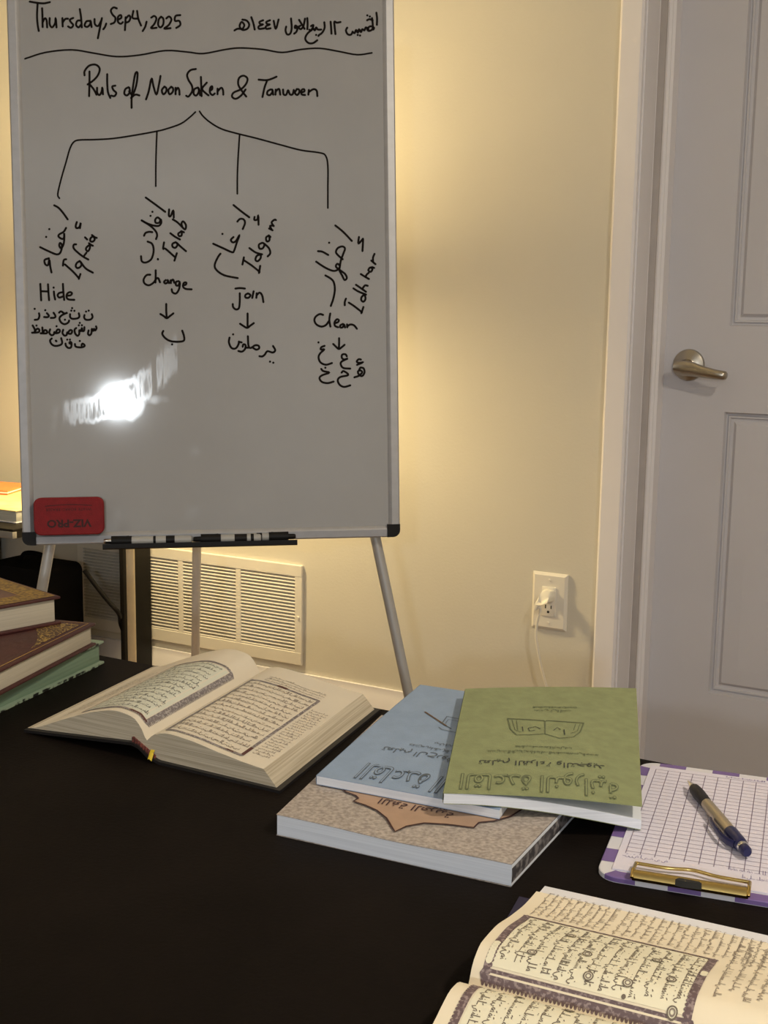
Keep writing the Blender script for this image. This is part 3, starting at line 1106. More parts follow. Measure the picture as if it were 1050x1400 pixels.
# ================================================================== DARK DESK AGAINST THE WALL
dz = .5989
desk = thing('side_desk', 'black side desk against the wall behind the lower left of the whiteboard', 'desk', (0, 0, 0))
m = MB()
m.box(-3.2, -2.085, 2.008, 2.483, dz - .006, dz, 'desk_black', .001)
m.build('desktop', desk)
m = MB()
m.box(-3.2, -2.085, 2.006, 2.020, dz - .022, dz - .006, 'desk_edge', .001)
m.box(-3.2, -2.085, 2.020, 2.483, dz - .022, dz - .0061, 'desk_black')
m.build('edge_trim', desk)
lx = -2.078
m = MB()
m.box(lx - .014, lx, 2.375, 2.482, 0, dz - .022, 'desk_black', .001)
m.build('leg', desk)
for x, y in ((-3.16, 2.03), (-3.16, 2.44)):
    m = MB()
    m.box(x, x + .04, y, y + .04, 0, dz - .022, 'desk_black', .001)
    m.build('leg', desk)
m = MB()
m.box(-3.12, -2.62, 2.455, 2.470, .14, dz - .022, 'desk_black')
m.build('back_panel', desk)

# floor lamp standing at the end of the desk, its shade behind the whiteboard
lp = aty((179.5, 830), 2.20)
LH = 1.17
fl = thing('floor_lamp', 'lit floor lamp behind the whiteboard whose cream pole shows by the desk leg', 'lamp', (lp.x, lp.y, 0))
m = MB()
m.tube([(0, 0, 0), (0, 0, .012), (0, 0, .018), (0, 0, .022)], [.11, .11, .10, .012], 'lamp_metal', 32)
m.build('base', fl)
m = MB()
m.tube([(0, 0, .02), (0, 0, LH - .135)], .0102, 'lamp_metal', 16)
m.build('pole', fl)
m = MB()
m.tube([(0, 0, LH - .135), (0, 0, LH - .062)], .016, 'lamp_metal', 16)
m.build('bulb_holder', fl)
m = MB()
N = 40
m.grid([[(cos(2 * pi * k / N) * r, sin(2 * pi * k / N) * r, z) for k in range(N + 1)] for r, z in ((.150, LH - .036), (.138, LH + .044))], 'lamp_shade')
for k in range(3):
    a = 2 * pi * k / 3
    m.tube([(0, 0, LH - .066), (cos(a) * .147, sin(a) * .149, LH - .034)], .0015, 'lamp_metal', 6)
m.build('lamp_shade', fl)
lamp('floor_lamp_bulb', 'POINT', (lp.x, lp.y, LH), 50, (1.0, 0.77, 0.39), 0.06)

# black case under the desk with its strap
c1, c0 = aty((113, 800), 2.36), aty((66, 800), 2.36)
ctop = aty((108, 768), 2.36).z
case = thing('storage_case', 'black soft case standing under the side desk behind the book stack', 'case', (c1.x, 2.22, 0))
m = MB()
cw = c1.x - c0.x + .1
pl = rrect(-cw, 0, 0, ctop, .022, 6)
m.prism(pl, lambda a, b: (a, 0, b), lambda a, b: (a, .14, b), 'black_fabric')
m.build('body', case)
m = MB()
m.tube(smooth_path([(-.05, .07, ctop - .004), (-.07, .07, ctop + .022), (-.13, .07, ctop + .022), (-.15, .07, ctop - .004)], 6), .006, 'black_fabric', 10)
m.build('handle', case)
m = MB()
pa, pb = aty((114, 781), 2.30), aty((166, 843), 2.352)
m.tube(smooth_path([pa + Vector((.003, 0, .003)), pa.lerp(pb, .33) + Vector((0, 0, .001)), pa.lerp(pb, .66) + Vector((0, 0, -.001)), pb + Vector((-.008, 0, .006)), Vector((-2.112, 2.40, pb.z - .04)), Vector((-2.118, 2.44, pb.z - .12)), Vector((-2.122, 2.44, .06)), Vector((-2.15, 2.43, .006)), Vector((-2.35, 2.40, .006))], 6), .0058, 'black_plastic', 10)
tag(m.build('black_cable'), 'thick black cable running down from the black case to the desk leg', 'cable')

# things lying on the side desk, at the left edge of the view
bk = thing('book', 'thick pale book with a yellow lit cover lying on the side desk', 'book', (-2.14, 2.07, dz))
m = MB()
m.box(-.30, 0, .003, .262, .003, .0275, 'edges_grey', .0005)
m.build('page_block', bk)
m = MB()
m.box(-.302, .002, 0, .265, 0, .003, 'clipboard_white', .001)
m.box(-.302, .002, 0, .265, .0275, .0305, 'yellow_cover', .001)
m.build('cover', bk)
m = MB()
q0 = aty((9.5, 657), 2.24)
m.prism([(0, 0), (-.20, -.06), (-.26, .09), (-.05, .13)], lambda a, b: (a, b, 0), lambda a, b: (a, b, .011), 'orange_print')
m.prism([(.001, -.001), (-.201, -.061), (-.261, .091), (-.05, .131)], lambda a, b: (a, b, .004), lambda a, b: (a, b, .007), 'paper_white')
o = m.build('pamphlet')
o.location = (q0.x, 2.24, dz + .0306)
tag(o, 'orange pamphlet lying on the pale book on the side desk', 'pamphlet')


# ================================================================== STACK OF HARDBACKS
def hardback(name, label, corner, ang, w, l, z0, t, cover, edges, cov_t=.003, over=.004, group=None):
    """corner: far right corner; ang: direction of the long edge away from the viewer"""
    e = Vector((cos(ang), sin(ang), 0))
    s = Vector((-e.y, e.x, 0))                       # to the left
    M = frame((corner[0], corner[1], z0), -s, e, (0, 0, 1))
    th = thing(name, label, 'book', M, group)
    m = MB()
    m.box(-w + .002, -over, -l + over, -over, cov_t, t - cov_t, edges, .0008)
    m.build('page_block', th)
    return th


def cover_of(th, w, l, t, side, deco, cov_t=.003):
    m = MB()
    m.box(-w, 0, -l, 0, 0, cov_t, side, .001)
    m.box(-w, 0, -l, 0, t - cov_t, t, side, .001)
    m.box(-w - .002, -w + .002, -l, 0, 0, t, side, .001)
    if deco:
        deco(m, t + .0003)
    return m.build('cover', th)


gp = atz((143, 907), TZ)
g0 = atz((0, 974.5), TZ)
ga = math.atan2(gp.y - g0.y, gp.x - g0.x)
th = hardback('book', 'pale green hardback with dark lace pattern at the bottom of the stack', gp, ga, .17, .245, TZ, .027, None, 'edges_green')


def deco_green(m, z):
    m.box(-.16, .0006, -.24, -.012, -.0001 + .0002, .0026, 'green_lace')
    m.box(-.16, .0006, -.24, -.012, .0245, .0268, 'green_lace')


cover_of(th, .17, .245, .027, 'green_board', deco_green)

mp = atz((131, 851.5), TZ + .053)
m0 = atz((0, 916), TZ + .053)
ma = math.atan2(mp.y - m0.y, mp.x - m0.x)
th = hardback('book', 'maroon hardback with gold corner lace in the middle of the stack', mp, ma, .17, .245, TZ + .0272, .0258, None, 'edges_plain')


def deco_maroon(m, z):
    fn = lambda a, b: (a, b, z)
    for q in ([(-.006, -.006), (-.006, -.239)], [(-.006, -.006), (-.164, -.006)]):
        m.ribbon(q, .0012, fn, 'gold_line')
    cor = [(-.012, -.012), (-.085, -.012)]
    for k in range(1, 8):
        t = k / 8
        cor.append((-.012 - .073 * (1 - t) ** 1.3, -.012 - .105 * t ** 1.3))
    cor.append((-.012, -.117))
    m.poly(cor, lambda a, b: (a, b, z), 'gold_lace')
    m.ribbon([(-.10, -.155), (-.085, -.150), (-.075, -.158)], .003, fn, 'gold_line')


cover_of(th, .17, .245, .0258, 'leather_maroon', deco_maroon)

op = atz((83, 815), TZ + .0850)
o0_ = atz((0, 830), TZ + .0850)
oa = math.atan2(op.y - o0_.y, op.x - o0_.x) - .02
th = hardback('book', 'dark red hardback with a broad gold border on top of the stack', op, oa, .175, .245, TZ + .0532, .0318, None, 'edges_plain', .003, .005)


def deco_gold(m, z):
    fn = lambda a, b: (a, b, z)
    w, l = .175, .245
    a0, a1 = .005, .032
    A = [(-a0, -a0), (-w + a0 + .012, -a0), (-w + a0 + .012, -l + a0), (-a0, -l + a0)]
    B = [(-a1, -a1), (-w + a1 + .012, -a1), (-w + a1 + .012, -l + a1), (-a1, -l + a1)]
    m.add([fn(*p) for p in A + B], [[i, (i + 1) % 4, 4 + (i + 1) % 4, 4 + i] for i in range(4)], 'gold_ornament')
    m.add([fn(*p) for p in B], [[0, 1, 2, 3]], 'leather_brown')
    f2 = lambda a, b: (a, b, z + .0003)
    for q in (A, B):
        m.ribbon(q + [q[0]], .0012, f2, 'gold_line')
    m.ribbon([(-.075, -.085), (-.090, -.080), (-.10, -.095), (-.085, -.11)], .004, f2, 'gold_line')


cover_of(th, .175, .245, .0318, 'leather_maroon', deco_gold)


# ================================================================== OPEN BOOKS
def open_book(th, fn, zf, s_l, s_r, length, page, edge, bot, flare, ink, tint, border, layout, rng, leaf_in=0.0):
    """page halves as solid blocks whose tops follow the profile zf(s); fn(s, b, z) places a point"""
    for side, s_end in (('l', s_l), ('r', s_r)):
        m = MB()
        n = 26
        ss = [s_end * (k / n) ** 1.25 for k in range(n + 1)]
        nb = 10
        bs = [length * k / nb for k in range(nb + 1)]
        top = [[fn(s, b, zf(s)) for b in bs] for s in ss]
        if side == 'r':
            top = top[::-1]
        m.grid(top, page)

        def low(s, b):
            f = abs(s / s_end)
            return fn(s + (flare if s_end > 0 else -flare * .3) * f ** 6, b - .0 * f, bot(s))
        for b in (0, length):
            rows = []
            for t in (0, .33, .66, 1):
                rows.append([Vector(fn(s, b, zf(s))).lerp(Vector(low(s, b)), t) for s in ss])
            m.grid(rows if (b == 0) == (side == 'r') else rows[::-1], edge)
        rows = [[Vector(fn(s_end, b, zf(s_end))).lerp(Vector(low(s_end, b)), t) for b in bs] for t in (0, .33, .66, 1)]
        m.grid(rows if side == 'r' else rows[::-1], edge)
        m.grid([[low(s, b) for b in bs] for s in ss], edge)
        # printed frame, ornament and lines of text follow the paper
        sf = lambda s, b, h=.0004: fn(s, b, zf(s) + h)
        for item in layout[side]:
            kind = item[0]
            if kind == 'tint':
                _, a, b_, c, d = item
                k = 14
                m.grid([[sf(a + (b_ - a) * i / k, c + (d - c) * j / 4, .00025) for j in range(5)] for i in range(k + 1)] if True else [], tint)
            elif kind == 'bar':
                _, a, b_, c, d, w, mt, sca = item
                k = 18
                pts = [(a + (b_ - a) * i / k, c + (d - c) * i / k) for i in range(k + 1)]
                m.ribbon(pts, w, lambda x, y: sf(x, y, .0005), mt)
                if sca:
                    ln = math.hypot(b_ - a, d - c)
                    q = int(ln / .0024)
                    nx, ny = -(d - c) / ln * sca, (b_ - a) / ln * sca
                    for i in range(q):
                        t = (i + .5) / q
                        cx, cy = a + (b_ - a) * t + nx * w / 2, c + (d - c) * t + ny * w / 2
                        m.poly([(cx + .0010 * cos(g * pi / 4), cy + .0010 * sin(g * pi / 4)) for g in range(8)], lambda x, y: sf(x, y, .00055), mt)
            elif kind == 'lines':
                _, s0, s1, b0, b1, num, h, wd_, mt, marks = item
                for i in range(num):
                    bb = b0 + (b1 - b0) * (i + .5) / num
                    L = abs(s1 - s0)
                    if marks == 2:
                        L *= rng.uniform(.72, 1)
                    for st_ in script_line(L, h, rng, marks == 1):
                        sg = 1 if s1 > s0 else -1
                        p = []
                        for x, y in st_:
                            p.append((s0 + sg * x, bb + y * item_dir - .2 * h * item_dir))
                        m.ribbon(p, wd_, sf, mt)
            elif kind == 'disc':
                _, a, b_, r, mt = item
                m.poly([(a + r * cos(g * pi / 8), b_ + r * sin(g * pi / 8)) for g in range(16)], lambda x, y: sf(x, y, .0007), mt)
            elif kind == 'ring':
                _, a, b_, r, mt = item
                m.ribbon([(a + r * cos(g * pi / 8), b_ + r * sin(g * pi / 8)) for g in range(17)], .0008, lambda x, y: sf(x, y, .0008), mt)
        m.build('page_block', th)


item_dir = 1
rng = random.Random(7)

# ---- open book at the left of the table
LO = Vector((-.6929, .8188, TZ))
ld = Vector((cos(rad(98)), sin(rad(98)), 0))
lprof = [(-.147, .0035), (-.141, .0045), (-.10, .0205), (-.062, .0345), (-.0345, .0400), (-.0165, .0375), (-.007, .0295), (-.002, .0205), (0, .0185), (.003, .0215), (.009, .0258), (.025, .0292), (.049, .0275), (.08, .0225), (.1266, .0170), (.14, .0165)]
lz = interp(lprof)
lq = thing('open_book', 'thick open book with ornate bordered pages lying left of the blue booklet', 'book', LO)
lfn = lambda s, b, z: (s + ld.x * b, ld.y * b, z)


def lbot(s):
    return .003 if s >= .014 else (.003 + (.014 - s) / .028 * .0125 if s > -.014 else .0155 - (-.014 - s) * .092)


lay_l = [('tint', -.010, -.082, .014, .170), ('bar', -.0075, -.0075, .010, .175, .0035, 'ornament_grey', -1), ('bar', -.085, -.085, .010, .175, .0014, 'ornament', 0),
         ('bar', -.0075, -.085, .0105, .0105, .0030, 'ornament_grey', 1), ('bar', -.0075, -.085, .1745, .1745, .0030, 'ornament_grey', -1),
         ('bar', -.008, -.026, .0105, .0105, .0042, 'cartouche', 0),
         ('lines', -.081, -.0115, .014, .171, 15, .0056, .00075, 'text_ink_blue', 1), ('lines', -.128, -.092, .03, .165, 17, .0036, .00045, 'text_ink_soft', 2)]
lay_r = [('bar', .0165, .0165, .009, .178, .0022, 'ornament_grey', 1), ('bar', .0985, .0985, .0095, .174, .0032, 'ornament_grey', 0),
         ('bar', .0165, .0985, .0100, .0100, .0026, 'ornament_grey', -1), ('bar', .0165, .0985, .1745, .1745, .0030, 'ornament_grey', 0),
         ('bar', .082, .097, .0100, .0100, .0036, 'cartouche', 0), ('bar', .0985, .0985, .011, .030, .0034, 'cartouche', 0), ('bar', .050, .060, .1745, .1745, .0042, 'cartouche', 0),
         ('lines', .0185, .0955, .0135, .171, 15, .0056, .00075, 'text_ink_soft', 1), ('lines', .103, .1225, .020, .150, 22, .0034, .00045, 'text_ink_soft', 0), ('lines', .03, .1, .178, .196, 3, .0034, .00045, 'text_ink_soft', 0)]
open_book(lq, lfn, lz, -.143, .1266, .226, 'paper_cream', 'edges_cream', lbot, .0135, None, 'text_tint', None, {'l': lay_l, 'r': lay_r}, rng)
m = MB()
cp = [(-.1485, 0.0), (-.016, .0122), (-.008, .0105), (.004, .0025), (.016, .0), (.1455, 0)]
cq = [(a, b + .0028) for a, b in cp]
m.prism(cp + cq[::-1], lambda a, b: lfn(a, -.004, b), lambda a, b: lfn(a, .231, b), 'cover_black')
m.build('cover', lq)
m = MB()
m.grid([[lfn(-.014 + .024 * t + .003 * sin(t * pi), b, .0165 - .0125 * t) for t in [k / 8 for k in range(9)]] for b in (-.0012, .0015)], 'headband')
m.grid([[lfn(-.014 + .024 * t, b, .0190 - .0125 * t) for t in [k / 8 for k in range(9)]] for b in (-.0012, .0015)], 'headband')
for k in range(9):
    t = k / 8
    m.box(-.0150 + .024 * t - .0011, -.0150 + .024 * t + .0011, -.0022, .001, .0145 - .0125 * t, .0195 - .0125 * t, 'headband', .0005)
m.build('headband', lq)
m = MB()
m.grid([[lfn(.0045 + .0015 * k, -.0022 - .004 * t, .0095 - .006 * t + .0008 * sin(k * 1.5)) for k in range(4)] for t in (0, .35, .7, 1)], 'ribbon_yellow')
m.grid([[lfn(.0045 + .0015 * k, -.0022 + .003 * t, .0095 + .002 * t) for k in range(4)] for t in (0, 1)], 'ribbon_yellow')
m.build('bookmark_ribbon', lq)

# ---- open book nearest to the viewer
NO = Vector((-.2722, .6018, TZ))
na, nb_ = Vector((-.0585, .9983, 0)), Vector((.9983, .0585, 0))
nprof = [(-.139, .0085), (-.10, .0115), (-.062, .0170), (-.048, .0205), (-.038, .0240), (-.027, .0265), (-.017, .0255), (-.008, .0205), (-.002, .0150), (0, .0145), (.0012, .0160), (.0045, .0225), (.0097, .0278), (.0207, .0322), (.041, .0314), (.073, .0250), (.103, .0202), (.136, .0185)]
nz_ = interp(nprof)
nq = thing('open_book', 'open cream paged book with framed script in the bottom right corner', 'book', NO)
nfn = lambda s, b, z: tuple(na * s + nb_ * b + Vector((0, 0, z)))
nbot = lambda s: .003 if abs(s) > .012 else .003 + (.012 - abs(s)) * .4
fr0, fr1 = .0085, .1265
lay = [('tint', .0075, .0755, .0115, .1225), ('bar', .0775, .0775, .007, .128, .0015, 'ornament', 0), ('bar', .0775, .004, .0090, .0088, .0042, 'ornament', -1), ('bar', .0775, .004, .1258, .1250, .0042, 'ornament', 1),
       ('bar', .0042, .0042, .0070, .128, .0042, 'ornament', 1),
       ('lines', .0740, .0080, .0118, .1225, 13, .0052, .00058, 'text_ink', 1),
       ('lines', .124, .0815, .0075, .058, 10, .0033, .00042, 'text_ink_soft', 0), ('lines', .124, .0815, .061, .155, 17, .0034, .00042, 'text_ink_soft', 0),
       ('lines', .112, .012, .132, .21, 10, .0040, .00050, 'text_ink_soft', 2)]
for a, b in ((.0145, .0671), (.0164, .0893), (.0298, .1107), (.0072, .1165), (.0355, .0603), (.05, .098), (.022, .031), (.058, .044)):
    lay += [('disc', a, b, .0027, 'text_tint_warm'), ('ring', a, b, .0026, 'text_ink'), ('ring', a, b, .0014, 'text_ink_soft')]
lay += [('disc', .0085, .0892, .0012, 'text_ink')]
for k in range(7):
    lay += [('disc', .0100 + .0022 * k, .0089, .0021, 'text_tint_warm')]
lay += [('disc', .045 + .002 * k, .1256, .0020, 'text_tint_warm') for k in range(3)]
lay_b = [('tint', -.0035, -.072, .0140, .1225), ('bar', -.0035, -.075, .0110, .0110, .0042, 'ornament', 1), ('bar', -.0035, -.075, .1256, .1256, .0042, 'ornament', -1), ('bar', -.077, -.077, .008, .128, .0018, 'ornament', 0),
         ('lines', -.0045, -.0720, .0145, .1225, 12, .0052, .00058, 'text_ink', 1), ('lines', -.082, -.12, .0075, .155, 26, .0034, .00042, 'text_ink_soft', 0)]
for a, b in ((-.013, .0365), (-.0145, .0655), (-.03, .085), (-.02, .105)):
    lay_b += [('disc', a, b, .0027, 'text_tint_warm'), ('ring', a, b, .0026, 'text_ink'), ('ring', a, b, .0014, 'text_ink_soft')]
open_book(nq, nfn, nz_, -.136, .1230, .238, 'paper_ivory', 'edges_cream', nbot, .002, None, 'text_tint_warm', None, {'l': lay_b, 'r': lay}, rng)
m = MB()
m.grid([[nfn(s, b, nz_(s) - .0012) for b in (.0015, .08, .16, .2365)] for s in (.1365, .128, .112)], 'paper_white')
m.grid([[nfn(.1365, b, .0173 - .0143 * t) for b in (.0015, .08, .16, .2365)] for t in (0, 1)], 'paper_white')
o = m.build('endpaper', nq)
o['label'] = 'white sheet showing past the cream pages'
m = MB()
cp = [(-.1435, 0.0), (.0, 0.0), (.1415, 0.0)]
cq = [(a, b + .003) for a, b in cp]
m.prism(cp + cq[::-1], lambda a, b: nfn(a, -.0055 - .0125 * max(0, a) / .14, b), lambda a, b: nfn(a, .2445, b), 'cover_navy')
m.build('cover', nq)


# ================================================================== PAPERBACKS
def bil(c, p, q):
    """c: FL, FR, BL, BR"""
    return c[0] * (1 - p) * (1 - q) + c[1] * p * (1 - q) + c[2] * (1 - p) * q + c[3] * p * q


def sheet_block(m, c, t, mt_side, mt_top, sag=lambda p, q: 0, np_=10, nq_=10):
    top = [[bil(c, i / np_, j / nq_) + Vector((0, 0, sag(i / np_, j / nq_))) for j in range(nq_ + 1)] for i in range(np_ + 1)]
    bot = [[v - Vector((0, 0, t)) for v in r] for r in top]
    m.grid(top[::-1], mt_top)
    m.grid(bot, mt_side)
    for a, b in (([r[0] for r in top], [r[0] for r in bot]), ([r[-1] for r in bot], [r[-1] for r in top]), (top[-1], bot[-1]), (bot[0], top[0])):
        m.grid([b, a], mt_side)


# ---- tan patterned paperback
tf = atz((378, 1142), TZ)
tr = atz((698, 1213), TZ)
tx = (tr - tf).normalized()
ty = Vector((-tx.y, tx.x, 0))
tw, tl, tt = (tr - tf).length, .252, .0172
tan = thing('paperback', 'tan paperback with a maroon outlined medallion lying under the blue and green booklets', 'book', frame(tf, tx, ty, (0, 0, 1)))
lean = -.06
tsag = lambda p, q: (-.0009 * sin(p * pi) + .0005 * sin(p * 9)) * (1 - q) ** 6
tc_ = [Vector((0, 0, tt)), Vector((tw, 0, tt)), Vector((-.030, tl, tt)), Vector((tw + .009, tl, tt))]
m = MB()
sheet_block(m, [v + Vector((.0006, 0, -.0006)) for v in tc_], tt - .0014, 'edges_blue_white', 'edges_blue_white', lambda p, q: tsag(p, q) * .9)
m.build('page_block', tan)
m = MB()
sheet_block(m, tc_, .0006, 'tan_paper', 'tan_paper', tsag, 16, 12)
sheet_block(m, [v - Vector((0, 0, tt - .0006)) for v in tc_], .0006, 'tan_paper', 'tan_paper', lambda p, q: 0)
sp_ = [[bil(tc_, 1, j / 10) + Vector((.0006 * sin(t * pi) + .0003, 0, -tt * t)) for j in range(11)] for t in (0, .25, .5, .75, 1)]
m.grid(sp_, 'spine_print')


def tanf(x, y, h=.0005):
    p, q = x / tw, y / tl
    return bil(tc_, p, q) + Vector((0, 0, tsag(p, q) + h))


def on_tan(px):
    w = atz(px, TZ + tt) - tf
    y = w.dot(ty)
    q = y / tl
    x = w.dot(tx)
    xl, xr = -.030 * q, tw + .009 * q
    return (x - xl) / (xr - xl) * tw, y


med = [on_tan(p) for p in ((466, 1076), (472, 1084), (486, 1089), (490, 1093), (483, 1097), (499, 1102), (515, 1109), (528, 1119), (535, 1130), (540, 1137), (556, 1130), (580, 1126), (610, 1128), (648, 1133), (655, 1126), (676, 1124), (698, 1118), (714, 1108), (724, 1098))]
mid = Vector((med[0][0] + med[-1][0], med[0][1] + med[-1][1])) / 2
m.poly([p for p in med], lambda x, y: tanf(x, y, .0006), 'medallion')
far = [(mid.x * 2 - a, mid.y * 2 - b) for a, b in med]
m.poly([p for p in far], lambda x, y: tanf(x, y, .0006), 'medallion')
m.ribbon(med, .0016, lambda x, y: tanf(x, y, .0012), 'outline_maroon')
m.ribbon(far, .0016, lambda x, y: tanf(x, y, .0012), 'outline_maroon')
tcx, tcy = on_tan((571, 1103))
m.text(arabic('اللغة العربية'), .0150, lambda x, y: tanf(tcx - x, tcy - y, .0014), 'outline_maroon', bold=.0001, squash=.88)
m.build('cover', tan)

# ---- blue booklet
bz = TZ + tt + .0012
bt = .0078
b0 = atz((433, 1060), bz + bt)
b1 = atz((683, 1107), bz + bt)
b2 = atz((575, 936), bz + bt + .0125)
b3 = b1 + (b2 - b0)
blue = thing('booklet', 'pale blue booklet with dark script lying across the tan paperback', 'booklet', b0)
bc = [v - b0 for v in (b0, b1, b2, b3)]
bsag = lambda p, q: .0012 * sin(q * pi) * (1 - p)
m = MB()
sheet_block(m, [v + Vector((0, 0, -.0005)) for v in bc], bt - .001, 'edges_blue_white', 'booklet_pages', bsag)
m.build('page_block', blue)
m = MB()
sheet_block(m, bc, .0005, 'booklet_blue', 'booklet_blue', bsag, 12, 12)
sheet_block(m, [v - Vector((0, 0, bt - .0005)) for v in bc], .0005, 'booklet_blue', 'booklet_blue', bsag)
sw = [[bil(bc, 0, j / 10) + Vector((-.0004 - .0006 * sin(t * pi), 0, bsag(0, j / 10) - bt * t)) for j in range(11)] for t in (0, .5, 1)]
m.grid(sw[::-1], 'booklet_blue')
bw_, bl_ = (b1 - b0).length, (b2 - b0).length
bfn = lambda x, y, h=.0006: bil(bc, x / bw_, y / bl_) + Vector((0, 0, bsag(x / bw_, y / bl_) + h))


def upside(fn, cx, cy):
    """lettering read from the far side of the table"""
    return lambda x, y: fn(cx - x, cy - y)


ttl = lambda x, y: bfn(bw_ * .60 - x, .037 - y)
m.text(arabic('القاعدة النورانية'), .042, ttl, 'print_slate', bold=.0007, squash=.52)
m.text(arabic('القاعدة النورانية'), .042, lambda x, y: bfn(bw_ * .60 - x, .037 - y, .0008), 'booklet_blue', bold=-.0006, squash=.52)
m.text(arabic('تعليم الحروف العربية'), .0125, upside(bfn, bw_ * .52, .074), 'print_slate', squash=1.0)
r2 = random.Random(3)
for yy, L, hh, xx in ((.088, .10, .0048, .30), (.099, .055, .0042, .42)):
    for st_ in script_line(L, hh, r2, True):
        m.ribbon([(bw_ * xx + x, yy - y) for x, y in st_], .0006, bfn, 'print_slate')
# pen and notebook drawing
pen_px = [((580, 974), .0), ((612, 996), 0)]


def on_blue(px):
    n = (bc[1]).cross(bc[2]).normalized()
    d = ray(px)
    t = (b0 - CAM).dot(n) / d.dot(n)
    w = CAM + d * t - b0
    ex, ey = bc[1].normalized(), bc[2].normalized()
    c = ex.dot(ey)
    wx, wy = w.dot(ex), w.dot(ey)
    return ((wx - c * wy) / (1 - c * c), (wy - c * wx) / (1 - c * c))


pt = lambda *ps: [on_blue(p) for p in ps]
m.ribbon(pt((581, 975), (610, 994)), .0018, bfn, 'pen_brown')
m.ribbon(pt((610, 994), (617, 998)), .0008, bfn, 'print_dark')
m.ribbon(pt((604, 991), (611, 981), (640, 987)), .0012, bfn, 'print_slate')
m.ribbon(pt((609, 991), (613, 985), (640, 991)), .0007, bfn, 'print_slate')
m.ribbon(pt((600, 996), (604, 999), (636, 1006)), .0008, bfn, 'print_slate')
m.build('cover', blue)

# ---- green booklet
f0 = atz((607, 1084), TZ + .0392)
f1 = atz((877, 1120), TZ + .0150)
L_ = .243
w_ = (f1 - f0)
wl = w_.length
l0 = atz((637, 942), TZ + .0500)
ldir = (l0 - f0)
gt = .0090
gr = thing('booklet', 'olive green booklet with dark script on top of the blue booklet', 'booklet', f0)
gb = [f0, f1, l0, f1 + ldir.normalized() * L_ + Vector((0.0, 0, .012))]
gbr = atz((870, 941), gb[3].z + .0040)
gb[3] = Vector((gbr.x - .002, gbr.y, gbr.z - .0030))
gbl = [v - f0 for v in gb]
m = MB()
gs = lambda p, q: .0042 * sin(pi * p ** .85) * (1 - q) ** 3
sheet_block(m, [v + Vector((0, 0, -.0006)) for v in gbl], gt - .001, 'edges_blue_white', 'booklet_pages', gs)
m.build('page_block', gr)
c1_ = atz((878, 1102.5), TZ + .0275) - f0
gcv = [Vector((-.0005, -.0005, 0)), c1_, gbl[2] + Vector((-.0005, 0, .0002)), gbr - f0]
gcs = lambda p, q: .0024 * sin(p * pi) * (1 - .3 * q)
m = MB()
sheet_block(m, gcv, .0005, 'booklet_green', 'booklet_green', gcs, 14, 12)
sheet_block(m, [v - Vector((0, 0, gt - .0005)) for v in gbl], .0005, 'booklet_green', 'booklet_green', gs)
m.grid([[gbl[0] * (1 - j / 10) + gbl[2] * (j / 10) + Vector((-.0008, -.0004, -gt * t)) for j in range(11)] for t in (1, .5, 0)], 'booklet_green')
gw, gl = (gcv[1] - gcv[0]).length, ((gcv[2] - gcv[0]).length + (gcv[3] - gcv[1]).length) / 2
gfn = lambda x, y, h=.0006: bil(gcv, x / gw, y / gl) + Vector((0, 0, gcs(x / gw, y / gl) + h))
m.text(arabic('القاعدة النورانية'), .042, upside(gfn, gw * .475, .0375), 'print_soft', bold=.0008, squash=.50)
m.text(arabic('القاعدة النورانية'), .042, lambda x, y: gfn(gw * .475 - x, .0375 - y, .0008), 'booklet_green', bold=-.0006, squash=.50)
m.text(arabic('تعليم القراءة والتجويد'), .0135, upside(gfn, gw * .48, .066), 'print_dark', squash=.92)
for yy, L, hh, xx in ((.087, .094, .0052, .19), (.098, .048, .0046, .33), (.184, .034, .0066, .41), (.192, .04, .0034, .40)):
    for st_ in script_line(L, hh, r2, True):
        m.ribbon([(gw * xx + x, yy - y) for x, y in st_], .0007, gfn, 'print_soft')


def gq(*ps):
    """points of the cover drawing given on the photograph -> cover coordinates"""
    out = []
    e1, e2 = gcv[1] - gcv[0], gcv[2] - gcv[0]
    n = e1.cross(e2).normalized()
    for p in ps:
        d = ray(p)
        x, y = .5, .5
        for _ in range(12):
            P = bil(gcv, x, y) + f0
            t = (P - CAM).length / d.length
            # project the point and correct by the pixel error
            v = P - CAM
            zz = v.dot(FW)
            ex_, ey_ = p[0] - (525 + F * v.dot(RT) / zz), p[1] - (700 + F * v.dot(DN) / zz)
            x += ex_ / 250
            y -= ey_ / 155
        out.append((x * gw, y * gl))
    return out


m.ribbon(gq((694, 985), (743, 988.5), (745, 990), (748, 988.5), (798, 991.5)), .0016, gfn, 'print_soft')
m.ribbon(gq((694, 985), (698, 1000), (706, 1008), (725, 1008), (743, 1007)), .0010, gfn, 'print_soft')
m.ribbon(gq((798, 991.5), (793, 1004), (784, 1011), (765, 1013), (745, 1007), (745, 990)), .0010, gfn, 'print_soft')
m.ribbon(gq((700, 987), (704, 1001), (712, 1004)), .0006, gfn, 'print_soft')
m.ribbon(gq((706, 988), (708, 1001)), .0006, gfn, 'print_soft')
m.ribbon(gq((793, 993), (789, 1003), (780, 1006)), .0006, gfn, 'print_soft')
m.ribbon(gq((787, 993), (784, 1002)), .0006, gfn, 'print_soft')
m.ribbon(gq((714, 997), (715, 1003)), .0009, gfn, 'print_dark')
m.ribbon(gq((739, 1000), (732, 997), (722, 999), (724, 1003), (731, 1002)), .0009, gfn, 'print_dark')
m.ribbon(gq((757, 1002), (762, 998), (766, 1001)), .0009, gfn, 'print_dark')
m.ribbon(gq((771, 1001), (772, 1008)), .0009, gfn, 'print_dark')
m.build('cover', gr)

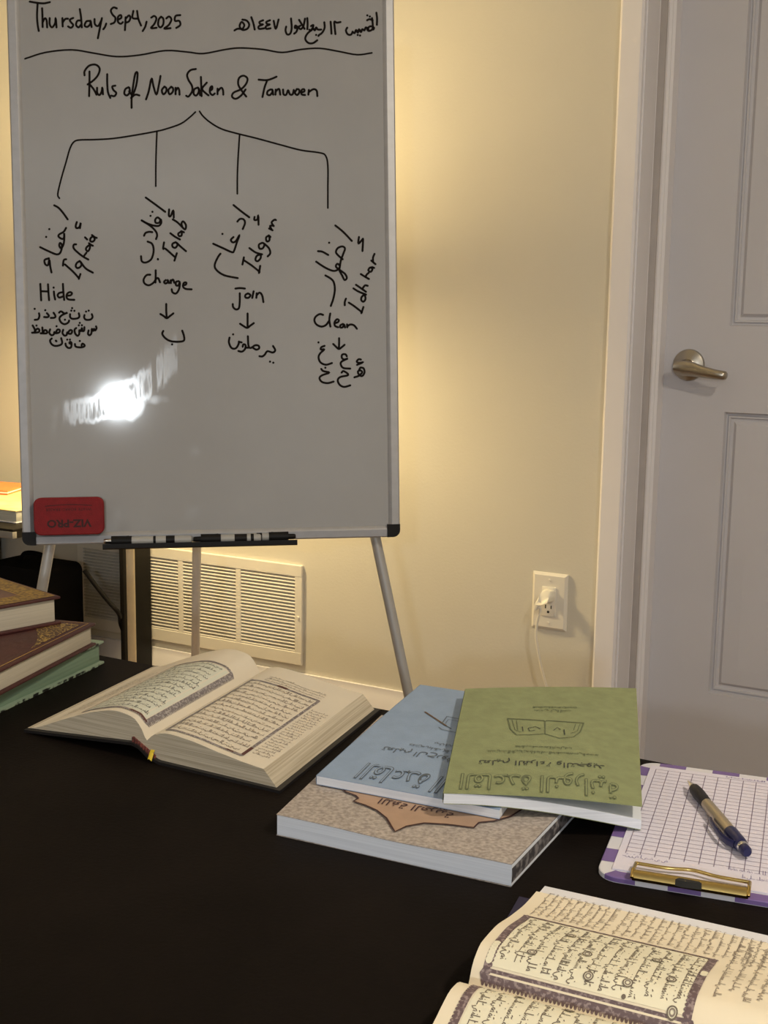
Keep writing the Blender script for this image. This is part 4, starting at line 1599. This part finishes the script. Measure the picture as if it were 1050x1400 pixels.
# ================================================================== CLIPBOARD AND PEN
kb = atz((814, 1195), TZ + .004)
kl = atz((877, 1040), TZ + .004)
ky = (kl - kb).normalized()
kx = Vector((ky.y, -ky.x, 0))
KW, KL, KT = .160, (kl - kb).length, .0038
ko = Vector((kb.x, kb.y, TZ))
clipb = thing('clipboard', 'white clipboard with purple striped edge and a gold clip at the right', 'clipboard', frame(ko, kx, ky, (0, 0, 1)))
m = MB()
pl = rrect(0, KW, 0, KL, .016, 8)
pi_ = rrect(.0006, KW - .0006, .0006, KL - .0006, .0155, 8)
n = len(pl)
vs = [(a, b, 0) for a, b in pl] + [(a, b, KT - .0005) for a, b in pl] + [(a, b, KT) for a, b in pi_]
m.add(vs, [[i, (i + 1) % n, n + (i + 1) % n, n + i] for i in range(n)] + [[n + i, n + (i + 1) % n, 2 * n + (i + 1) % n, 2 * n + i] for i in range(n)] + [[2 * n + i for i in range(n)], list(range(n))[::-1]], 'clipboard_white')
# purple dashes walk round the rim and fold over its edge
rim = pl + [pl[0]]
ln = [0]
for a, b in zip(rim, rim[1:]):
    ln.append(ln[-1] + math.hypot(b[0] - a[0], b[1] - a[1]))


def rim_at(t):
    t %= ln[-1]
    k = 0
    while ln[k + 1] < t:
        k += 1
    f = (t - ln[k]) / max(1e-9, ln[k + 1] - ln[k])
    a, b = rim[k], rim[k + 1]
    d = Vector((b[0] - a[0], b[1] - a[1])).normalized()
    return Vector((a[0] + (b[0] - a[0]) * f, a[1] + (b[1] - a[1]) * f)), Vector((-d.y, d.x))


nd = 17
for k in range(nd):
    t0 = ln[-1] * (k + .02) / nd - .002
    rows = []
    for i in range(9):
        p, nn = rim_at(t0 + ln[-1] / nd * .5 * i / 8)
        q = p + nn * .0105
        r_ = p + nn * .0004
        e = p - nn * .00015
        rows.append([(q.x, q.y, KT + .0002), (r_.x, r_.y, KT + .0002), (e.x, e.y, KT - .0004), (e.x, e.y, .0004)])
    m.grid(rows, 'clipboard_purple')
m.build('board', clipb)
m = MB()
PX0, PX1, PY0, PY1 = .010, KW - .004, .012, KL - .0115
m.box(PX0, PX1, PY0, PY1, KT + .0002, KT + .0012, 'sheet_lilac')
kf = lambda x, y: (x, y, KT + .0015)
gx0, gx1, gy0, gy1 = .0155, KW - .006, .045, KL - .020
nc = 13
for k in range(nc + 1):
    x = gx0 + (gx1 - gx0) * k / nc
    m.ribbon([(x, gy0 - .004), (x, gy1)], .00055, kf, 'grid_ink')
nr_ = 24
for k in range(nr_ + 1):
    y = gy0 + (gy1 - gy0) * k / nr_
    m.ribbon([(gx0, y), (gx1, y)], .00042, kf, 'grid_ink')
r3 = random.Random(11)
for x0_, y0_, L, hh in ((.014, .036, .034, .006), (.090, .040, .062, .007), (.075, KL - .0165, .035, .0030), (.10, .030, .04, .0055)):
    for st_ in script_line(L, hh, r3, True):
        m.ribbon([(x0_ + x, y0_ + y) for x, y in st_], .0004, kf, 'scribble_ink')
m.build('paper_sheet', clipb)


def on_clip(px, h):
    w = atz(px, TZ + h) - ko
    return w.dot(kx), w.dot(ky)


ca, cb = on_clip((866, 1194), KT + .003), on_clip((1023, 1226), KT + .003)
m = MB()
cx0, cx1 = ca[0], cb[0]
cy = (ca[1] + cb[1]) / 2
CL = cx1 - cx0
# rolled bar in front; a rod runs back and round in a wavy loop that presses on the paper
rows = []
N = 30
for k in range(N + 1):
    t = k / N
    x = cx0 + CL * t
    bumpy = .0040 * math.exp(-((t - .50) / .15) ** 2) - .002 * t
    rows.append([(x, cy + a, KT + h) for a, h in ((-.0035, .0010), (-.0045, .0035), (-.0030, .0062), (.0005, .0074), (.0035, .0066), (.0050, .0046), (.0165 + bumpy, .0052))])
m.grid([r[:6] for r in rows], 'gold_metal')
m.grid([[(x, y + (.0008 if i in (1, 2) else 0), z - (.0009 if i in (2, 3, 4) else 0)) for i, (x, y, z) in enumerate(r[:6])][::-1] for r in rows], 'gold_metal')
m.tube([rows[k][-1] for k in range(N + 1)], .0014, 'gold_metal', 8)
m.tube([rows[0][-1], rows[0][4], rows[0][3], rows[0][1]], .0014, 'gold_metal', 8)
m.tube([rows[-1][-1], rows[-1][4], rows[-1][3], rows[-1][1]], .0014, 'gold_metal', 8)
o = m.build('clip', clipb, 50)
o['label'] = 'gold metal clip'
m = MB()
mx = cx0 + CL * .48
m.prism([(mx - .008, -.0062), (mx - .003, -.0072), (mx + .010, -.0062), (mx + .008, -.0036), (mx - .006, -.0030)], lambda a, b: (a, cy + b, KT + .0035), lambda a, b: (a, cy + b + .0012, KT + .0078), 'slot_dark')
m.build('clip_lever', o)

pz = TZ + .0110
p0, p1 = atz((940.5, 1068), pz), atz((1022, 1166), pz)
pv = (p1 - p0)
PL = pv.length
pv.normalize()
pen = thing('ballpoint_pen', 'ballpoint pen with black grip, pale barrel and navy clip lying on the clipboard', 'pen', frame(p0 - Vector((0, 0, 0)), pv, Vector((-pv.y, pv.x, 0)), (0, 0, 1)))


def lathe(name, prof, mt, n=20):
    m = MB()
    m.tube([(x * PL, 0, 0) for x, r in prof], [r for x, r in prof], mt, n)
    return m.build(name, pen, 40)


lathe('tip', [(0, .0006), (.02, .0010), (.03, .0016), (.10, .0034), (.115, .0037)], 'chrome')
lathe('grip', [(.113, .0040), (.13, .0047), (.20, .0053), (.28, .0050), (.345, .0047), (.35, .0043)], 'pen_grip')
lathe('barrel', [(.348, .0046), (.36, .0048), (.55, .0051), (.74, .0050), (.745, .0047)], 'pen_barrel')
lathe('cap', [(.74, .0053), (.75, .0056), (.88, .0055), (.915, .0050), (.92, .0046)], 'pen_navy')
m = MB()
m.tube([(.918 * PL, 0, 0), (.925 * PL, 0, 0), (.945 * PL, 0, 0)], [.0044, .0046, .0042], 'chrome', 18)
m.build('ring', pen)
lathe('button', [(.943, .0039), (.95, .0043), (.985, .0042), (1.0, .003)], 'pen_navy')
m = MB()
rows = []
for x, yy, w2, t2 in ((.90, -.0045, .0030, .0012), (.86, -.0080, .0032, .0013), (.80, -.0098, .0030, .0012), (.70, -.0096, .0026, .0011), (.60, -.0085, .0023, .0011), (.565, -.0072, .0022, .0014), (.55, -.0074, .0012, .0008)):
    rows.append([(x * PL, yy + cos(a) * t2, sin(a) * w2) for a in [2 * pi * k / 12 for k in range(13)]])
m.grid(rows, 'pen_navy')
m.add(rows[-1][:-1], [list(range(12))], 'pen_navy')
m.build('clip', pen, 50)
